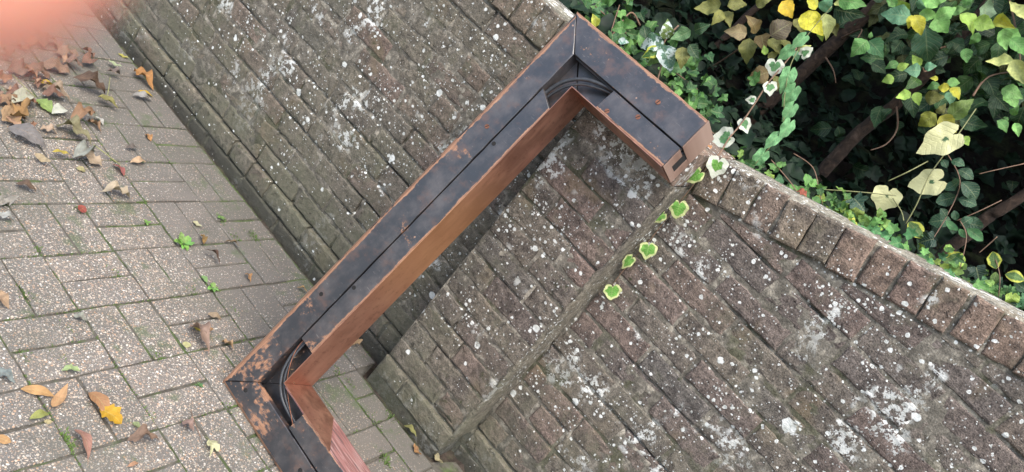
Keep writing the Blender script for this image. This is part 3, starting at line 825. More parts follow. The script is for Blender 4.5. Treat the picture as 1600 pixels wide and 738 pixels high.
# ---------------------------------------------------------------- fallen leaves on the paving
# (base px, tip px, shape, material, colour, width, lift, label)
FALL = [
 ((205,112),(240,143),'ovate','leaf_dry',(.50,.20,.07),.9,'curled orange leaf lying against the foot of the wall'),
 ((214,142),(241,152),'lance','leaf_soft',(.62,.42,.05),1.2,'narrow yellow leaf under the curled orange leaf by the wall'),
 ((150,152),(188,172),'ovate','leaf_soft',(.30,.27,.09),.9,'olive leaf with a long upright yellow stalk'),
 ((168,94),(191,108),'ellipse','leaf_soft',(.52,.60,.36),1.0,'small pale green leaf near the wall and blurred fingertip'),
 ((184,83),(201,93),'ellipse','leaf_soft',(.55,.50,.12),1.0,'tiny yellow leaf nearest the top of the wall foot'),
 ((108,128),(168,152),'oak','leaf_dry',(.13,.065,.045),1.0,'long dark brown leaf left of the olive stalked leaf'),
 ((165,112),(194,122),'ovate','leaf_dry',(.22,.14,.13),.9,'dull purple brown leaf below the small pale green leaf'),
 ((205,150),(240,158),'lance','leaf_dry',(.38,.30,.29),1.4,'pinkish grey strip of leaf below the curled orange leaf'),
 ((146,182),(163,196),'ellipse','leaf_soft',(.72,.70,.64),1.2,'small white petal-like leaf on the brown leaf heap'),
 ((54,155),(86,180),'oak','leaf_soft',(.30,.42,.12),1.2,'bright green torn leaf in the leaf heap'),
 ((80,178),(105,171),'ellipse','leaf_soft',(.70,.70,.58),1.1,'white leaf touching the bright green torn leaf'),
 ((14,166),(58,152),'ovate','leaf_soft',(.56,.54,.40),.8,'cream leaf at the left of the leaf heap'),
 ((52,130),(92,138),'ovate','leaf_soft',(.66,.44,.05),.7,'yellow leaf half under the blurred fingertip'),
 ((-8,152),(34,176),'oak','leaf_dry',(.40,.20,.12),1.2,'crumpled rust leaf at the left edge of the heap'),
 ((2,190),(40,176),'oak','leaf_dry',(.46,.24,.13),1.3,'crumpled tan leaf below the cream leaf'),
 ((18,196),(44,170),'oak','leaf_dry',(.42,.20,.08),1.0,'folded orange brown leaf beside the crumpled tan leaf'),
 ((30,112),(82,126),'oak','leaf_dry',(.30,.15,.11),1.1,'brown leaf just below the blurred fingertip'),
 ((60,100),(112,118),'oak','leaf_dry',(.34,.18,.13),1.1,'rust brown leaf in the middle of the upper leaf heap'),
 ((84,82),(126,90),'oak','leaf_dry',(.36,.20,.15),1.1,'brown leaf at the very top of the heap'),
 ((96,96),(132,108),'ovate','leaf_dry',(.28,.15,.12),1.0,'dark rust leaf at the right of the upper heap'),
 ((8,118),(52,112),'oak','leaf_dry',(.28,.15,.12),1.1,'brown leaf at the upper left edge of the heap'),
 ((62,138),(112,160),'ovate','leaf_dry',(.36,.22,.16),.8,'pale brown leaf between the yellow and the dark brown leaf'),
 ((84,192),(146,228),'ovate','leaf_dry',(.28,.21,.12),.9,'large olive brown leaf in the middle of the lower heap'),
 ((108,190),(150,178),'ovate','leaf_dry',(.36,.17,.10),.7,'upturned rust leaf behind the large olive brown leaf'),
 ((136,188),(160,208),'ovate','leaf_dry',(.34,.17,.10),.8,'rust leaf beside the white petal-like leaf'),
 ((108,240),(162,262),'oak','leaf_dry',(.52,.33,.24),1.2,'large crinkled tan pink leaf with a long straw stalk'),
 ((110,252),(148,240),'ovate','leaf_dry',(.34,.29,.26),.8,'grey brown leaf on top of the crinkled tan pink leaf'),
 ((80,236),(112,242),'ellipse','leaf_soft',(.60,.46,.08),.9,'yellow leaf edge left of the crinkled tan pink leaf'),
 ((60,204),(92,210),'ovate','leaf_dry',(.52,.32,.24),.9,'small tan leaf left of the large olive brown leaf'),
 ((6,202),(72,236),'lance','leaf_dry',(.25,.19,.19),1.5,'long purplish grey leaf at the left of the paving'),
 ((52,242),(80,258),'lance','leaf_dry',(.52,.34,.22),1.6,'bent tan sliver of leaf below the purplish grey leaf'),
 ((176,256),(196,276),'ellipse','leaf_soft',(.58,.14,.15),1.0,'small crimson leaf at the end of the straw stalk'),
 ((118,262),(134,269),'ellipse','leaf_soft',(.50,.44,.22),1.3,'tiny straw coloured scrap below the crinkled leaf'),
 ((202,254),(230,254),'lance','leaf_dry',(.60,.34,.22),1.4,'thin peach leaf lying along a paver joint'),
 ((154,300),(206,310),'oak','leaf_dry',(.56,.38,.28),1.0,'pale pinkish tan leaf alone on the pavers'),
 ((22,286),(58,300),'lance','leaf_dry',(.16,.085,.06),1.7,'dark shrivelled leaf with a thin stalk near the left edge'),
 ((-10,322),(27,312),'ovate','leaf_dry',(.44,.34,.31),.8,'upper of two pinkish grey leaves at the left edge'),
 ((-10,340),(26,345),'ovate','leaf_dry',(.48,.40,.39),.7,'lower of two pinkish grey leaves at the left edge'),
 ((122,332),(132,324),'ellipse','leaf_soft',(.55,.09,.08),1.6,'tiny red berry-like leaf on the pavers'),
 ((196,232),(216,232),'lance','leaf_dry',(.16,.11,.10),1.5,'small dark leaf in a paver joint near the wall'),
 ((227,209),(236,221),'ellipse','leaf_dry',(.52,.22,.09),1.1,'tiny orange leaf on the second row of pavers'),
 ((300,346),(316,356),'ovate','leaf_soft',(.62,.58,.36),1.2,'cream dried flower-like leaf on the pavers'),
 ((313,368),(319,382),'ellipse','leaf_dry',(.30,.15,.05),1.0,'small brown leaf just below the cream dried one'),
 ((318,392),(346,415),'lance','leaf_dry',(.12,.055,.04),1.2,'dark brown twisted leaf along a paver joint'),
 ((350,376),(376,386),'lance','leaf_dry',(.26,.14,.08),.9,'thin brown twig-like leaf above the dark twisted leaf'),
 ((314,430),(324,442),'ellipse','leaf_soft',(.26,.44,.16),1.0,'small fresh green leaf in a paver joint'),
 ((382,428),(392,442),'ovate','leaf_dry',(.45,.20,.09),.9,'small orange leaf left of the leaning frame'),
 ((-10,458),(13,484),'ovate','leaf_dry',(.50,.28,.18),1.1,'tan leaf cut by the left edge of the paving view'),
 ((112,494),(138,504),'ovate','leaf_dry',(.36,.30,.26),.9,'small grey folded leaf in the middle of the pavers'),
 ((294,506),(324,556),'ovate','leaf_dry',(.36,.20,.16),.75,'large pinkish brown leaf left of the frame corner'),
 ((302,510),(314,518),'ellipse','leaf_soft',(.60,.48,.05),1.2,'yellow scrap under the large pinkish brown leaf'),
 ((314,522),(336,516),'ovate','leaf_dry',(.50,.24,.12),.7,'orange scrap beside the large pinkish brown leaf'),
 ((322,492),(348,500),'lance','leaf_dry',(.42,.26,.18),1.4,'thin tan leaf above the large pinkish brown leaf'),
 ((284,536),(299,542),'ellipse','leaf_soft',(.62,.58,.28),1.6,'pale yellow scrap left of the large pinkish brown leaf'),
 ((345,532),(368,548),'ovate','leaf_dry',(.55,.30,.18),1.2,'round orange tan leaf nearest the frame corner'),
 ((94,578),(128,580),'oak','leaf_soft',(.45,.58,.26),1.1,'pale lime green leaf on the lower pavers'),
 ((-10,580),(24,600),'ovate','leaf_dry',(.26,.25,.25),1.0,'dark grey curled leaf at the lower left edge'),
 ((28,610),(88,622),'lance','leaf_soft',(.66,.38,.16),1.1,'long pale orange leaf crossing a short one'),
 ((80,642),(106,604),'lance','leaf_soft',(.68,.40,.20),1.1,'short pale orange leaf crossing a long one'),
 ((44,656),(78,646),'ellipse','leaf_soft',(.40,.42,.12),.9,'curled yellow green leaf on the lower left pavers'),
 ((68,658),(82,660),'ellipse','leaf_soft',(.62,.52,.28),1.4,'beige tip next to the curled yellow green leaf'),
 ((138,610),(170,655),'lance','leaf_soft',(.66,.25,.14),1.6,'salmon coloured half of the folded yellow leaf'),
 ((152,640),(192,664),'oak','leaf_soft',(.70,.40,.03),1.6,'large golden yellow ragged leaf on the lower pavers'),
 ((116,668),(142,720),'lance','leaf_soft',(.66,.25,.22),1.3,'pointed pink leaf below the golden yellow leaf'),
 ((-10,682),(18,694),'ellipse','leaf_soft',(.62,.36,.16),1.0,'orange leaf tip at the lower left edge'),
 ((206,660),(220,668),'ellipse','leaf_soft',(.36,.42,.20),1.2,'tiny green leaf right of the golden yellow leaf'),
 ((194,688),(250,686),'ovate','leaf_dry',(.28,.15,.11),.75,'flat dark reddish brown leaf near the lower edge'),
 ((282,660),(304,676),'ovate','leaf_dry',(.40,.22,.19),1.5,'square pinkish brown leaf with a curved stalk'),
 ((326,682),(330,716),'maple','leaf_soft',(.72,.70,.42),1.0,'pale cream lobed leaf near the lower edge'),
 ((198,730),(218,724),'lance','leaf_dry',(.56,.26,.16),1.2,'small reddish leaf at the bottom edge'),
 ((630,664),(652,684),'ovate','leaf_soft',(.30,.29,.10),.8,'olive folded leaf at the foot of the pier'),
 ((645,694),(656,716),'lance','leaf_dry',(.40,.18,.08),1.4,'rust sliver beside the olive folded leaf'),
 ((676,704),(690,730),'lance','leaf_dry',(.46,.33,.20),1.2,'straw sliver at the corner of the pier foot'),
 ((548,542),(562,530),'ovate','leaf_dry',(.50,.27,.15),1.0,'small tan leaf between the frame and the pier'),
 ((462,448),(482,458),'lance','leaf_dry',(.50,.26,.12),1.2,'thin orange leaf touching the left side of the frame'),
]
rl = random.Random(11)
for k, (a, b, kind, mat, colr, wd_, lab) in enumerate(FALL):
    lift = .004 + .0045 * (k % 4) * (1 if a[1] < 270 and a[0] < 170 else .25)
    mid_ = ((a[0] + b[0]) / 2, (a[1] + b[1]) / 2); a, b = [(mid_[0] + (q[0] - mid_[0]) * .9, mid_[1] + (q[1] - mid_[1]) * .9) for q in (a, b)]
    A = on_ground(*a, ZG + lift); B = on_ground(*b, ZG + lift)
    o = link('fallen_leaf', lmesh(kind, mat)); d = B - A
    up = Vector((rl.gauss(0, .22), rl.gauss(0, .22), 1))
    if kind == 'oak' or 'curled' in lab or 'crumpled' in lab: up += Vector((rl.gauss(0, .2), -.25, 0))
    mt = orient(o, A, d + Vector((0, 0, rl.uniform(-.05, .10) * d.length)), up, d.length, wd_ * (.74 if kind in ('ovate', 'oak') else .9))
    o.color = (*[c * .62 for c in colr], 1)
    if mat == 'leaf_dry': o.color = (o.color[0] * .92, o.color[1] * 1.12, o.color[2] * 1.05, 1)
    elif colr[0] > 2.5 * colr[1]: o.color = (o.color[0] * .8, o.color[1] * 1.1, o.color[2] * .95, 1)
    tag(o, lab, 'leaf', 'fallen leaves on the paving')
    zs = [(mt @ v.co).z for v in o.data.vertices]
    o.location.z += ZG + .0025 + (lift - .004) - min(zs)
for k in range(26):
    x, y = rl.uniform(-5, 140), rl.uniform(62, 200)
    if y > 150 + (80 - x) * .4: x *= .4
    A = on_ground(x, y, ZG); a_ = rl.uniform(0, 6.28); L = rl.uniform(.045, .075); o = link('fallen_leaf', lmesh('oak' if k % 2 else 'ovate', 'leaf_dry'))
    mt = orient(o, A, Vector((math.cos(a_), math.sin(a_), rl.uniform(-.2, .3))), Vector((rl.gauss(0, .4), rl.gauss(0, .4), 1)), L, .8)
    o.location.z += ZG + .003 + .004 * (k % 4) - min((mt @ v.co).z for v in o.data.vertices)
    nm_, cc = rl.choice([('chestnut', (.24, .125, .075)), ('dark brown', (.15, .08, .055)), ('tan', (.30, .185, .115)), ('dull brown', (.20, .13, .095))])
    o.color = (*cc, 1)
    wh = ('at the left edge of' if x < 40 else 'in the middle of' if x < 85 else 'at the right of') + (' the upper leaf heap' if y < 130 else ' the lower leaf heap')
    tag(o, ('broad ' if k % 2 else 'narrow ') + nm_ + ' curled leaf ' + wh, 'leaf', 'brown leaves heaped below the fingertip')
def stalk(pts, r, name, lab, mat='stem_green'):
    m = MB(); P = [on_ground(x, y, ZG + z) for x, y, z in pts]; m.tube(P, r, 6)
    tag(m.obj(name, M[mat], None, True), lab, 'stalk', 'loose stalks and twigs on the paving')
stalk([(166,158,.02),(170,138,.022),(172,120,.03)], .0016, 'leaf_stalk', 'yellow stalk standing up from the olive leaf')
stalk([(146,226,.02),(165,240,.014),(188,258,.006)], .0018, 'leaf_stalk', 'straw coloured stalk running to the crimson leaf')
stalk([(20,117,.03),(38,136,.03),(56,152,.02)], .0016, 'leaf_stalk', 'pale stalk sticking out of the leaf heap')
stalk([(58,292,.004),(64,298,.006),(70,306,.003)], .0008, 'leaf_stalk', 'thin dark stalk of the shrivelled leaf', 'stem')
stalk([(298,640,.004),(304,660,.006),(314,684,.004)], .0009, 'leaf_stalk', 'thin curved brown stalk by the square leaf', 'stem')

# ---------------------------------------------------------------- moss, grass tufts and weeds in the joints
mm = MB(); rm = random.Random(5)
def tuft(c, n, h, sp):
    for _ in range(n):
        a = rm.uniform(0, 6.3); q = c + Vector((rm.gauss(0, sp), rm.gauss(0, sp * .5), 0)); t = Vector((math.cos(a), math.sin(a), rm.uniform(.3, 1.1))) * h * rm.uniform(.5, 1.3); w = Vector((-math.sin(a), math.cos(a), 0)) * h * .28
        mm.add([q - w * .5, q + w * .5, q + t * .6 + w * .6, q + t, q + t * .6 - w * .6], [(0, 1, 2, 3, 4)])
for i, x in enumerate(XS):
    for k in range(150):
        y = rm.uniform(-1.35, -.06)
        if nz(x, y, 7, 3.1) > .12 and -2 < x < .5: tuft(Vector((x, y, ZG - .004)), 3, .005, .003)
for y in YE[:6]:
    for k in range(420):
        x = rm.uniform(-2, .45)
        if nz(x, y, 2, 3.1) > .10: tuft(Vector((x, y - .002, ZG - .004)), 3, .005, .004)
for px_, n_, h_ in (((344,342),60,.008), ((395,370),110,.007), ((370,374),50,.007), ((60,398),60,.007), ((185,435),60,.008), ((300,455),40,.008), ((332,452),60,.009), ((250,560),60,.007), ((40,462),60,.008), ((110,520),60,.006), ((106,690),60,.009), ((95,560),50,.007), ((365,487),40,.008), ((610,655),70,.009), ((592,668),50,.008), ((577,648),40,.007), ((600,720),60,.011), ((380,595),30,.006), ((360,640),30,.008), ((530,585),40,.007), ((548,600),40,.009), ((40,560),60,.007), ((230,650),40,.007), ((220,315),50,.008), ((120,328),40,.008)):
    tuft(on_ground(*px_, ZG - .003), n_, h_, .016)
M['moss'] = leaf_mat('moss and grass blades', .7, .3); 
mo = mm.obj('moss', M['moss']); mo.color = (.085, .14, .032, 1)
tag(mo, 'green moss and grass tufts growing in the paver joints', 'moss', kind='stuff')
def weed(c, n, L, lab, colr=(.16, .34, .07)):
    e = empty('weed', c); tag(e, lab, 'weed', 'small weeds in the paver joints')
    for k in range(n):
        a = k * 2.4 + rm.uniform(-.3, .3); d = Vector((math.cos(a), math.sin(a), rm.uniform(.15, .6)))
        o = link('leaf', lmesh('ellipse', 'leaf'), None, e); orient(o, Vector((0, 0, .001)), d, Vector((0, 0, 1)) - d * .3, L * rm.uniform(.7, 1.2)); o.color = (*[q * rm.uniform(.8, 1.2) for q in colr], 1)
weed(on_ground(287, 381), 8, .036, 'bright green rosette weed at a paver corner')
weed(on_ground(345, 342), 7, .016, 'low green weed in the joint near the wall', (.12, .22, .06))
weed(on_ground(332, 450), 6, .02, 'pale green weed above the pinkish brown leaf', (.18, .34, .09))
weed(on_ground(228, 348), 5, .013, 'tiny round green weed left of the dried cream leaf', (.16, .28, .06))
weed(on_ground(310, 602), 5, .012, 'small dark green weed left of the frame corner', (.08, .16, .05))

# ---------------------------------------------------------------- the bank behind the wall and its planting
def bank_z(x, y):
    pr = [(.21, 1.10), (.5, 1.16), (.9, 1.20), (1.5, 1.50), (2.2, 2.5), (3.0, 3.5), (6, 4.2), (14, 4.6)]
    for (a, za), (b, zb) in zip(pr, pr[1:]):
        if y <= b: z = za + (zb - za) * (y - a) / (b - a); break
    else: z = 4.6
    return z + .08 * (x > .5) * min(x - .5, 3) + .05 * nz(x, y, 0, 2) + .03 * nz(x, y, 3, 7)
bk = MB(); ys = [.21, .26, .32, .4, .5, .6, .7, .8, .9, 1.0, 1.1, 1.2, 1.35, 1.5, 1.65, 1.8, 2.0, 2.2, 2.4, 2.7, 3, 4, 6, 14]; xs = [-8 + .16 * i for i in range(101)]
for y in ys:
    for x in xs: bk.v.append((x, y, bank_z(x, y)))
for j in range(len(ys) - 1):
    for i in range(len(xs) - 1):
        a = j * len(xs) + i; bk.f.append((a, a + 1, a + len(xs) + 1, a + len(xs)))
b0 = len(bk.v)
for x in xs: bk.v.append((x, .2095, 0))
for i in range(len(xs) - 1): bk.f.append((b0 + i, b0 + i + 1, i + 1, i))
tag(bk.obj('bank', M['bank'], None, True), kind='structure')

rp = random.Random(21)
def facing(p, tilt=.5, upw=.35):
    return ((CAM - p).normalized() + Vector((0, 0, upw)) + Vector((rp.gauss(0, tilt), rp.gauss(0, tilt), rp.gauss(0, tilt)))).normalized()
def pxleaf(parent, a, b, Y, kind, mat, colr, wide=1.0, tilt=.22, swing=.25, upw=.3, jit=.12, flat=False):
    A = on_y(*a, Y); B = on_y(*b, Y); d = B - A; L = d.length
    d = d + (CAM - A).normalized() * L * rp.gauss(0, swing)
    o = link('leaf', lmesh(kind, mat, flat), None, parent); n_ = facing(A, tilt, upw)
    if abs(n_.dot(d.normalized())) > .8: n_ = (CAM - A).normalized()
    orient(o, A - Vector(parent.location), d, n_, L, wide)
    f = 1 + rp.gauss(0, jit); o.color = (*[max(.004, c * f) for c in colr], 1)
    return o
def rleaf(parent, p, L, kind, mat, colr, d=None, tilt=.45, upw=.5, wide=1.0):
    if d is None: d = Vector((rp.gauss(0, 1), rp.gauss(0, .5), rp.gauss(-.35, .7)))
    n_ = facing(p, tilt, upw)
    if abs(n_.dot(d.normalized())) > .85: n_ = n_.orthogonal()
    o = link('leaf', lmesh(kind, mat), None, parent); orient(o, p - Vector(parent.location), d, n_, L, wide)
    f = 1 + rp.gauss(0, .18); o.color = (*[max(.004, c * f) for c in colr], 1)
    return o
def stem(parent, pts, r, mat='stem', name='stem', n=7):
    m = MB(); P = [Vector(p) - Vector(parent.location) for p in pts]; m.tube(P, r, n); return m.obj(name, M[mat], parent, True)
def smooth_path(pts, n=6):
    P = []; pts = [Vector(p) for p in pts]
    for k in range(len(pts) - 1):
        a = pts[max(k - 1, 0)]; b = pts[k]; c = pts[k + 1]; d = pts[min(k + 2, len(pts) - 1)]
        for q in range(n):
            t = q / n; P.append(.5 * ((2 * b) + (c - a) * t + (2 * a - 5 * b + 4 * c - d) * t * t + (3 * b - a - 3 * c + d) * t ** 3))
    return P + [pts[-1]]

GRN, GRN2, DKG, LIM, YEL, OLV, BRO, BLU, PAL = (.075, .18, .045), (.14, .29, .075), (.022, .058, .022), (.22, .34, .06), (.50, .46, .04), (.20, .20, .055), (.17, .12, .045), (.11, .24, .13), (.45, .48, .16)
# --- the broad-leaved shrub
shrub = empty('shrub', (.45, .85, 1.15)); tag(shrub, 'shrub with brown branches and green, yellow and olive leaves overhanging behind the wall', 'shrub')
def branch(pts, r0, r1):
    P = smooth_path([on_y(x, y, Y) for x, y, Y in pts]); n = len(P)
    P = [p + Vector((nz(i * .5, 1) * .008, nz(i * .5, 2) * .008, nz(i * .5, 3) * .008)) for i, p in enumerate(P)]
    stem(shrub, P, [.68 * (r0 + (r1 - r0) * i / (n - 1)) * (1 + .12 * nz(i * .6, r0 * 90)) for i in range(n)], 'bark', 'branch', 10)
branch([(1215, 335, .95), (1296, 256, .85), (1345, 205, .82), (1400, 163, .80), (1445, 118, .78), (1500, 60, .76), (1570, -30, .75)], .036, .022)
branch([(1120, 250, 1.05), (1180, 180, 1.0), (1244, 122, .98), (1310, 62, .95), (1375, 2, .93), (1440, -60, .9)], .040, .030)
branch([(1010, 190, 1.2), (1068, 122, 1.15), (1115, 76, 1.12), (1155, 38, 1.1), (1225, -30, 1.1)], .026, .018)
branch([(1450, 420, .80), (1530, 350, .75), (1570, 324, .72), (1640, 280, .70)], .030, .022)
for pts in ([(1400, 163, .80), (1402, 200, .7), (1385, 225, .68), (1360, 235, .66)], [(1310, 62, .95), (1345, 46, .8), (1340, 60, .7)], [(1290, 90, .9), (1302, 110, .85), (1306, 130, .85)], [(1500, 60, .76), (1470, 75, .6), (1450, 60, .5), (1440, 45, .45)], [(1460, 105, .5), (1445, 112, .48), (1442, 106, .46)], [(1570, -30, .75), (1590, 60, .6), (1596, 120, .5)], [(1520, 150, .55), (1545, 120, .6), (1600, 110, .6)], [(1170, 62, .7), (1150, 80, .8), (1100, 110, 1.0), (1055, 118, 1.1)], [(1000, 40, .5), (985, 20, .45), (955, 55, .35), (968, 8, .4)]):
    P = smooth_path([on_y(*p) for p in pts]); stem(shrub, P, [.0035 - .002 * i / len(P) for i in range(len(P))], 'stem', 'twig', 6)
SH = [
 ((1129,8),(1090,16),OLV,1),((1137,8),(1166,5),OLV,1),((1130,16),(1114,38),OLV,1),((1132,16),(1142,40),OLV,1),((1168,52),(1136,49),(.26,.20,.10),1),((1170,60),(1166,97),OLV,1),((1184,52),(1171,26),BRO,1),((1189,52),(1195,82),BRO,1.1),((1205,55),(1240,33),(.09,.07,.04),1.2),((1202,60),(1220,82),OLV,1),((1202,112),(1171,124),BRO,1.2),((1196,86),(1194,72),LIM,1),((1200,90),(1216,82),OLV,1),((1212,118),(1216,140),OLV,.8),
 ((1222,2),(1237,25),(.58,.40,.04),1.2),((1252,21),(1284,50),YEL,1),((1247,26),(1257,54),OLV,1),((1275,14),(1262,-4),YEL,1),((1284,18),(1300,-4),BLU,1.2),((1291,20),(1294,58),PAL,.8),((1280,28),(1284,62),LIM,.8),((1270,18),(1262,40),YEL,1),((1300,30),(1306,54),OLV,.9),((1304,3),(1320,10),PAL,.9),((1300,14),(1348,24),DKG,1.1),((1310,0),(1350,6),GRN,1),((1246,82),(1266,72),PAL,.9),((1243,80),(1246,96),BLU,.9),
 ((1423,26),(1379,21),BLU,1),((1418,20),(1402,3),LIM,1.3),((1430,24),(1441,54),YEL,.9),((1425,24),(1420,44),YEL,.9),((1435,14),(1450,-4),BLU,1.3),((1437,21),(1465,26),GRN2,1),((1463,29),(1494,12),GRN2,1),((1461,31),(1482,56),GRN2,1.2),((1446,46),(1450,98),(.055,.13,.06),1.15),((1485,19),(1508,14),GRN2,1),((1456,6),(1480,-4),GRN2,1),((1537,31),(1543,0),(.20,.30,.17),1.2),((1522,33),(1553,41),LIM,1.2),((1552,26),(1585,44),YEL,.8),((1504,20),(1524,50),LIM,1),((1561,48),(1597,68),GRN2,1),((1566,45),(1569,76),GRN2,1),((1583,95),(1544,99),PAL,.8),((1583,95),(1600,132),PAL,.8),((1596,22),(1577,6),PAL,1),((1590,10),(1610,30),PAL,1),
 ((1485,62),(1506,82),DKG,1.2),((1509,76),(1509,98),GRN,1.1),((1500,70),(1484,84),DKG,1.1),((1440,110),(1415,110),BLU,1.3),((1444,105),(1462,103),BLU,1.2),((1437,105),(1427,87),LIM,1),((1462,108),(1476,112),DKG,1.4),((1466,124),(1454,122),YEL,1),((1483,138),(1465,136),YEL,1.2),((1487,136),(1500,153),YEL,1.1),((1480,130),(1503,128),GRN2,1),((1485,143),(1486,163),BLU,1.2),((1468,132),(1449,138),GRN,1),((1423,146),(1400,154),LIM,1),((1430,144),(1436,163),LIM,1),((1444,153),(1474,152),OLV,1.1),((1397,122),(1379,127),LIM,1.3),((1408,64),(1393,84),DKG,1.1),((1404,98),(1384,106),GRN,1),((1402,108),(1420,100),LIM,1),((1566,138),(1597,152),GRN2,1),((1572,145),(1590,168),GRN2,1),((1580,60),(1602,84),GRN,1),((1540,120),(1556,150),DKG,1.1),((1555,150),(1575,172),DKG,1.1),((1528,60),(1545,92),DKG,1.2),((1575,118),(1560,134),DKG,1.1),
 ((1355,62),(1331,86),GRN,1.2),((1357,62),(1379,86),(.07,.19,.07),1.2),((1359,60),(1362,50),GRN,1),((1363,98),(1384,112),DKG,1.2),
 ((1462,179),(1435,197),(.30,.32,.05),1.2),((1467,182),(1491,206),(.34,.32,.04),1.1),((1464,178),(1478,164),OLV,1.1),((1483,184),(1518,157),(.15,.22,.05),1),((1504,214),(1514,226),LIM,1.3),((1500,190),(1540,200),DKG,1),((1560,188),(1576,206),GRN,1),((1586,192),(1592,212),GRN2,.9),((1575,184),(1564,192),GRN,1),((1580,180),(1592,166),GRN,1),
 ((1465,10),(1440,-6),GRN2,1),((1505,8),(1520,-6),GRN,1),((1530,52),(1516,70),GRN,1),((1400,10),(1386,-4),GRN,1),((1365,2),(1385,-8),DKG,1),((1180,8),(1205,-4),OLV,1),((1222,60),(1232,84),OLV,.9)]
for a, b, colr, wd_ in SH:
    Y = .33 + .16 * rp.random() + (.14 if colr in (DKG, BRO, OLV) else 0)
    k_ = 1.1; b = (a[0] + (b[0] - a[0]) * k_, a[1] + (b[1] - a[1]) * k_)
    pxleaf(shrub, a, b, Y, 'ovate', 'leaf_yellow' if colr is YEL and rp.random() < .5 else 'leaf', tuple(q * (1.35 if colr in (GRN, GRN2, BLU, LIM) else 1.0) for q in colr), wd_)
for k in range(190):                                      # more of the crown at the upper right, greens darkened to paint in shade
    q = (rp.uniform(1365, 1625), rp.uniform(-25, 175))
    if q[1] > 90 and q[0] < 1450 and rp.random() < .7: continue
    rleaf(shrub, on_y(*q, rp.uniform(.55, .85)), rp.uniform(.045, .08), 'ovate', rp.choice(['leaf', 'leaf_gloss']), rp.choice([DKG, DKG, (.04, .10, .03), (.03, .08, .03), (.06, .13, .035), (.022, .055, .022), (.09, .10, .03)]), Vector((rp.gauss(0, .8), rp.gauss(0, .4), -.6 + rp.gauss(0, .6))), .35, .45, .95)
for k in range(90):                                      # leaves deeper in the shrub and above the picture, inner shade in their colour
    Y = rp.uniform(.75, 1.3)
    p = on_y(rp.uniform(1230, 1650), rp.uniform(-160, 330) , Y)
    if rp.random() < .4: p.z += .25
    if p.z < bank_z(p.x, p.y) + .05: continue
    rleaf(shrub, p, rp.uniform(.05, .09), 'ovate', 'leaf', rp.choice([DKG, (.015, .04, .015), (.02, .05, .02)]))

# --- cream ivy with very large pale leaves
cream = empty('pale_ivy', (.62, .30, 1.25)); tag(cream, 'ivy with three very large cream leaves, each with a green heart', 'ivy')
for a, b, wd_ in (((1502, 204), (1434, 238), .80), ((1478, 280), (1418, 292), .85), ((1392, 292), (1374, 332), 1.15)):
    o = pxleaf(cream, a, b, .32, 'heart', 'leaf_cream', (.06, .13, .05), wd_, .1, .1, .2, .02, True)
for pts in ([(1525, 170, .36), (1480, 235, .33), (1452, 275, .31), (1432, 320, .30), (1415, 350, .30)], [(1450, 252, .33), (1420, 268, .30), (1388, 283, .30)], [(1280, 296, .27), (1340, 300, .28), (1400, 306, .30)], [(1395, 310, .30), (1408, 330, .29), (1412, 345, .28)]):
    stem(cream, smooth_path([on_y(*p) for p in pts]), .0016, 'stem_green', 'stalk', 6)

# --- glossy periwinkle-like plant
peri = empty('periwinkle', (.80, .32, 1.30)); tag(peri, 'plant with glossy dark oval leaves above the right end of the coping', 'plant')
PE = [((1502,281),(1477,300),0),((1504,284),(1529,312),0),((1498,264),(1522,279),0),((1486,250),(1508,258),0),((1495,307),(1462,316),0),((1498,310),(1527,320),0),((1480,262),(1472,248),0),((1487,343),(1451,347),0),((1494,345),(1491,329),0),((1500,346),(1537,355),0),((1492,350),(1488,366),0),((1498,358),(1510,372),1),((1511,357),(1537,376),1),((1556,420),(1550,392),2),((1566,434),(1538,455),0),((1571,428),(1602,437),2),((1503,396),(1475,412),2),((1420,346),(1442,372),2),((1500,352),(1520,340),0),((1478,346),(1496,362),1),((1540,438),(1560,460),0),((1585,440),(1606,456),0),((1575,448),(1590,470),1),((1470,326),(1480,340),0)]
for a, b, q in PE:
    pxleaf(peri, a, b, .26 + .08 * rp.random(), 'ellipse', ('leaf_gloss', 'leaf', 'leaf_yellow')[q], ((.028, .075, .035), (.06, .17, .06), (.08, .15, .04))[q], 1.25 if q != 1 else 1.0, .2, .2)
for pts in ([(1440, 400, .25), (1478, 340, .28), (1500, 285, .30), (1480, 240, .32)], [(1500, 420, .25), (1510, 370, .27), (1500, 345, .28)], [(1560, 465, .26), (1562, 430, .27), (1552, 395, .28)], [(1495, 345, .3), (1530, 330, .3), (1565, 313, .32)], [(1530, 395, .3), (1545, 382, .3), (1558, 370, .3)], [(1530, 272, .34), (1555, 266, .34), (1600, 256, .36)]):
    stem(peri, smooth_path([on_y(*p) for p in pts]), .0013, 'stem', 'stalk', 6)

# --- white mottled evergreen behind the frame's top arm
mott = empty('mottled_evergreen', (.02, .45, 1.18)); tag(mott, 'evergreen with white-mottled leaves just above the frame', 'plant')
for a, b, mat, colr in (((1036,66),(996,71),'leaf_white',(.10,.22,.12)),((1036,70),(1050,113),'leaf_white',(.12,.24,.15)),((1039,62),(1045,30),'leaf_white',(.16,.24,.06)),((1028,80),(1012,106),'leaf',(.14,.24,.07)),((1030,76),(1004,90),'leaf_yellow',GRN),((1067,73),(1065,108),'leaf',OLV),((1080,49),(1049,63),'leaf_gloss',(.08,.16,.06)),((1083,49),(1110,38),'leaf_gloss',DKG),((1076,70),(1090,92),'leaf_gloss',DKG),((966,64),(982,66),'leaf_white',(.16,.30,.22)),((932,42),(927,22),'leaf_yellow',(.40,.42,.05)),((1010,60),(1004,34),'leaf_gloss',DKG)):
    pxleaf(mott, a, b, .27, 'ovate', mat, colr, 1.0)
stem(mott, smooth_path([on_y(*p) for p in ((1020, 150, .29), (1034, 100, .29), (1038, 66, .29), (1060, 40, .31))]), .0025, 'stem', 'stem')

